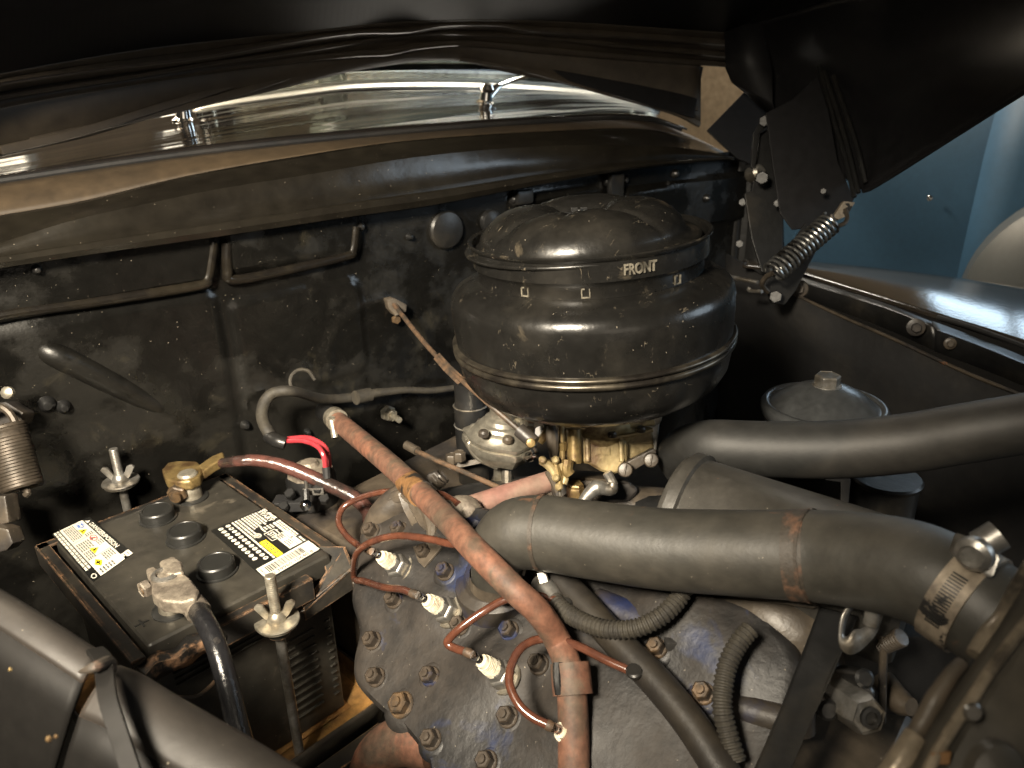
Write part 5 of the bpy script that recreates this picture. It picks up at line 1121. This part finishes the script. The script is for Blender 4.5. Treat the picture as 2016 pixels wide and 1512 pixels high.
o_ = MB().tube([P(1722, 1240, .50), P(1738, 1265, .495), P(1738, 1330, .50), P(1736, 1420, .51)], .0026, 8, 8).o('thin_rod', 'oily'); tag(o_, 'thin rusty wire rod hanging beside the long nut', 'rod')
t = thing('threaded_stud', 'short threaded stud right of the loop clamp', 'stud', P(1745, 1264, .5))
MB().lathe(threads(0, .0062, .018, 9), P(1735, 1272, .50), nz(P(1766, 1258, .49) - P(1735, 1272, .50)), 16).o('threads', 'oily', t)
t = thing('water_pump', 'dark rusty water pump casting behind the strut', 'pump', P(1560, 1250, .56))
MB().tube([P(1420, 1190, .58), P(1480, 1200, .565), P(1530, 1225, .55), P(1575, 1260, .54), P(1610, 1330, .53)], [.028, .03, .03, .028, .02], 8, 24).o('casting', 'oily', t)
MB().tube([P(1480, 1250, .55), P(1530, 1290, .54), P(1560, 1350, .53), P(1570, 1440, .53)], [.008, .012, .014, .012], 8, 14).o('casting_rib', 'oily', t)
MB().tube([P(1740, 1340, .54), P(1770, 1380, .52), P(1795, 1392, .51)], [.008, .009, .006], 5, 12).o('hose_stub', 'oily', t)
MB().box(P(1640, 1500, .62), _r * .30, _h * .06, EZ * .3).o('shroud_panel', 'flat', t, .005)

# radiator top tank
rd = thing('radiator', 'brown black radiator top tank with seams in the lower right corner', 'radiator', P(1950, 1450, .34))
e1 = [(2060, 1110, .335), (2005, 1190, .33), (1960, 1262, .325), (1905, 1340, .32), (1850, 1425, .315), (1800, 1512, .31), (1740, 1620, .305)]
rows = [[P(*p) for p in e1], [P(p[0] + 14, p[1] + 10, p[2] - .004) for p in e1], [P(p[0] + 40, p[1] + 26, p[2] - .002) for p in e1], [P(p[0] + 90, p[1] + 40, p[2] - .006) for p in e1], [P(p[0] + 200, p[1] + 80, p[2] - .018) for p in e1], [P(p[0] + 420, p[1] + 150, p[2] - .035) for p in e1]]
rows = [crom(r, 6) for r in rows]; MB().grid(rows).o('tank_face', 'rad', rd, thick=.003)
rows = [crom([P(*p) for p in e1], 6), crom([P(p[0] - 20, p[1] - 4, p[2] + .03) for p in e1], 6), crom([P(p[0] - 26, p[1] + 90, p[2] + .06) for p in e1], 6)]
MB().grid(rows).o('tank_back', 'flat', rd, thick=.003)
MB().tube([P(2070, 1060, .345), P(2012, 1145, .34), P(1975, 1215, .334), P(1948, 1250, .33), P(1920, 1290, .326)], [.0036, .0038, .0038, .0045, .0038], 6, 14).o('rolled_seam', 'seamgold', rd)
MB().tube([P(1895, 1305, .33), P(1872, 1330, .328), P(1842, 1375, .325), P(1815, 1425, .322), P(1796, 1448, .32)], [.003, .0034, .004, .004, .0032], 6, 16).o('solder_lump', 'oily', rd)
MB().tube([P(1802, 1448, .315), P(1775, 1492, .312), P(1740, 1545, .31), P(1700, 1610, .31)], [.0045, .005, .005, .005], 5, 18).o('rolled_seam', 'seamgold', rd)
MB().tube([P(2080, 1160, .322), P(2016, 1232, .318), P(1960, 1305, .314), P(1905, 1388, .31), P(1855, 1465, .306), P(1820, 1530, .304)], .0024, 6, 10).o('rolled_seam', 'seamgold', rd)
MB().lathe([(.013, 0), (.012, .004), (.006, .006), (0, .006)], P(1950, 1520, .29), nz(-FW + RT * .2), 20).lathe([(.004, 0), (.003, .001), (0, .001)], P(1915, 1402, .300), -FW, 10).o('boss', 'rad', rd)
MB().prism([P(1832, 1480, .305), P(1870, 1478, .303), P(1866, 1502, .303), P(1830, 1504, .305)], -FW * .001).o('faded_tag', 'tape', rd)

# near front panel at the lower left
np_ = thing('body_panel', 'matt dark body panel with rounded edge in the lower left corner', 'panel', P(200, 1450, .4))
def edgepanel(E_, rr, name):
    base = [P(*p) for p in E_]; rows = []
    nrm = nz(np.cross(base[-1] - base[0], -FW)); nrm = nrm if np.dot(nrm, UP) > 0 else -nrm
    for a in np.linspace(-70, 76, 14):
        rows.append(crom([p - nrm * rr + (nrm * math.cos(rad(a)) + (-FW) * math.sin(rad(a))) * rr for p in base], 6))
    last = rows[-1]; face = [last, [p - nrm * .02 + FW * .001 for p in last], [p - nrm * .2 + FW * .03 for p in last]]
    MB().grid(face).o('inner_face', 'panelin', np_, thick=.0025)
    MB().grid(rows).o(name, 'frontp', np_, thick=.0025)
edgepanel([(-330, 985, .49), (-90, 1118, .46), (0, 1166, .45), (60, 1202, .442), (120, 1240, .435), (200, 1292, .428)], .014, 'rounded_edge')
edgepanel([(222, 1315, .43), (268, 1334, .425), (330, 1372, .42), (420, 1424, .41), (506, 1474, .40), (600, 1532, .39)], .024, 'rounded_edge')
MB().ribbon(crom([P(186, 1280, .43), P(202, 1298, .415), P(206, 1330, .402), P(214, 1380, .39), P(236, 1450, .38), P(262, 1530, .37)], 6), _r, .009, .003).o('seam_strap', 'panelin', np_, .0008)
MB().tube([P(158, 1322, .405), P(172, 1318, .40), P(190, 1312, .40), (P(214, 1304, .412)), P(224, 1318, .42)], [.001, .0022, .003, .0035, .002], 5, 10).o('chipped_bead', 'rustband', np_)
for x, y, d, r in ((96, 1455, .355, .0016), (110, 1450, .355, .001), (20, 1318, .39, .001)): MB().lathe([(r, 0), (r * .6, r * .6), (0, r * .8)], P(x, y, d - .012), -FW, 8).o('paint_fleck', 'brassl', np_)
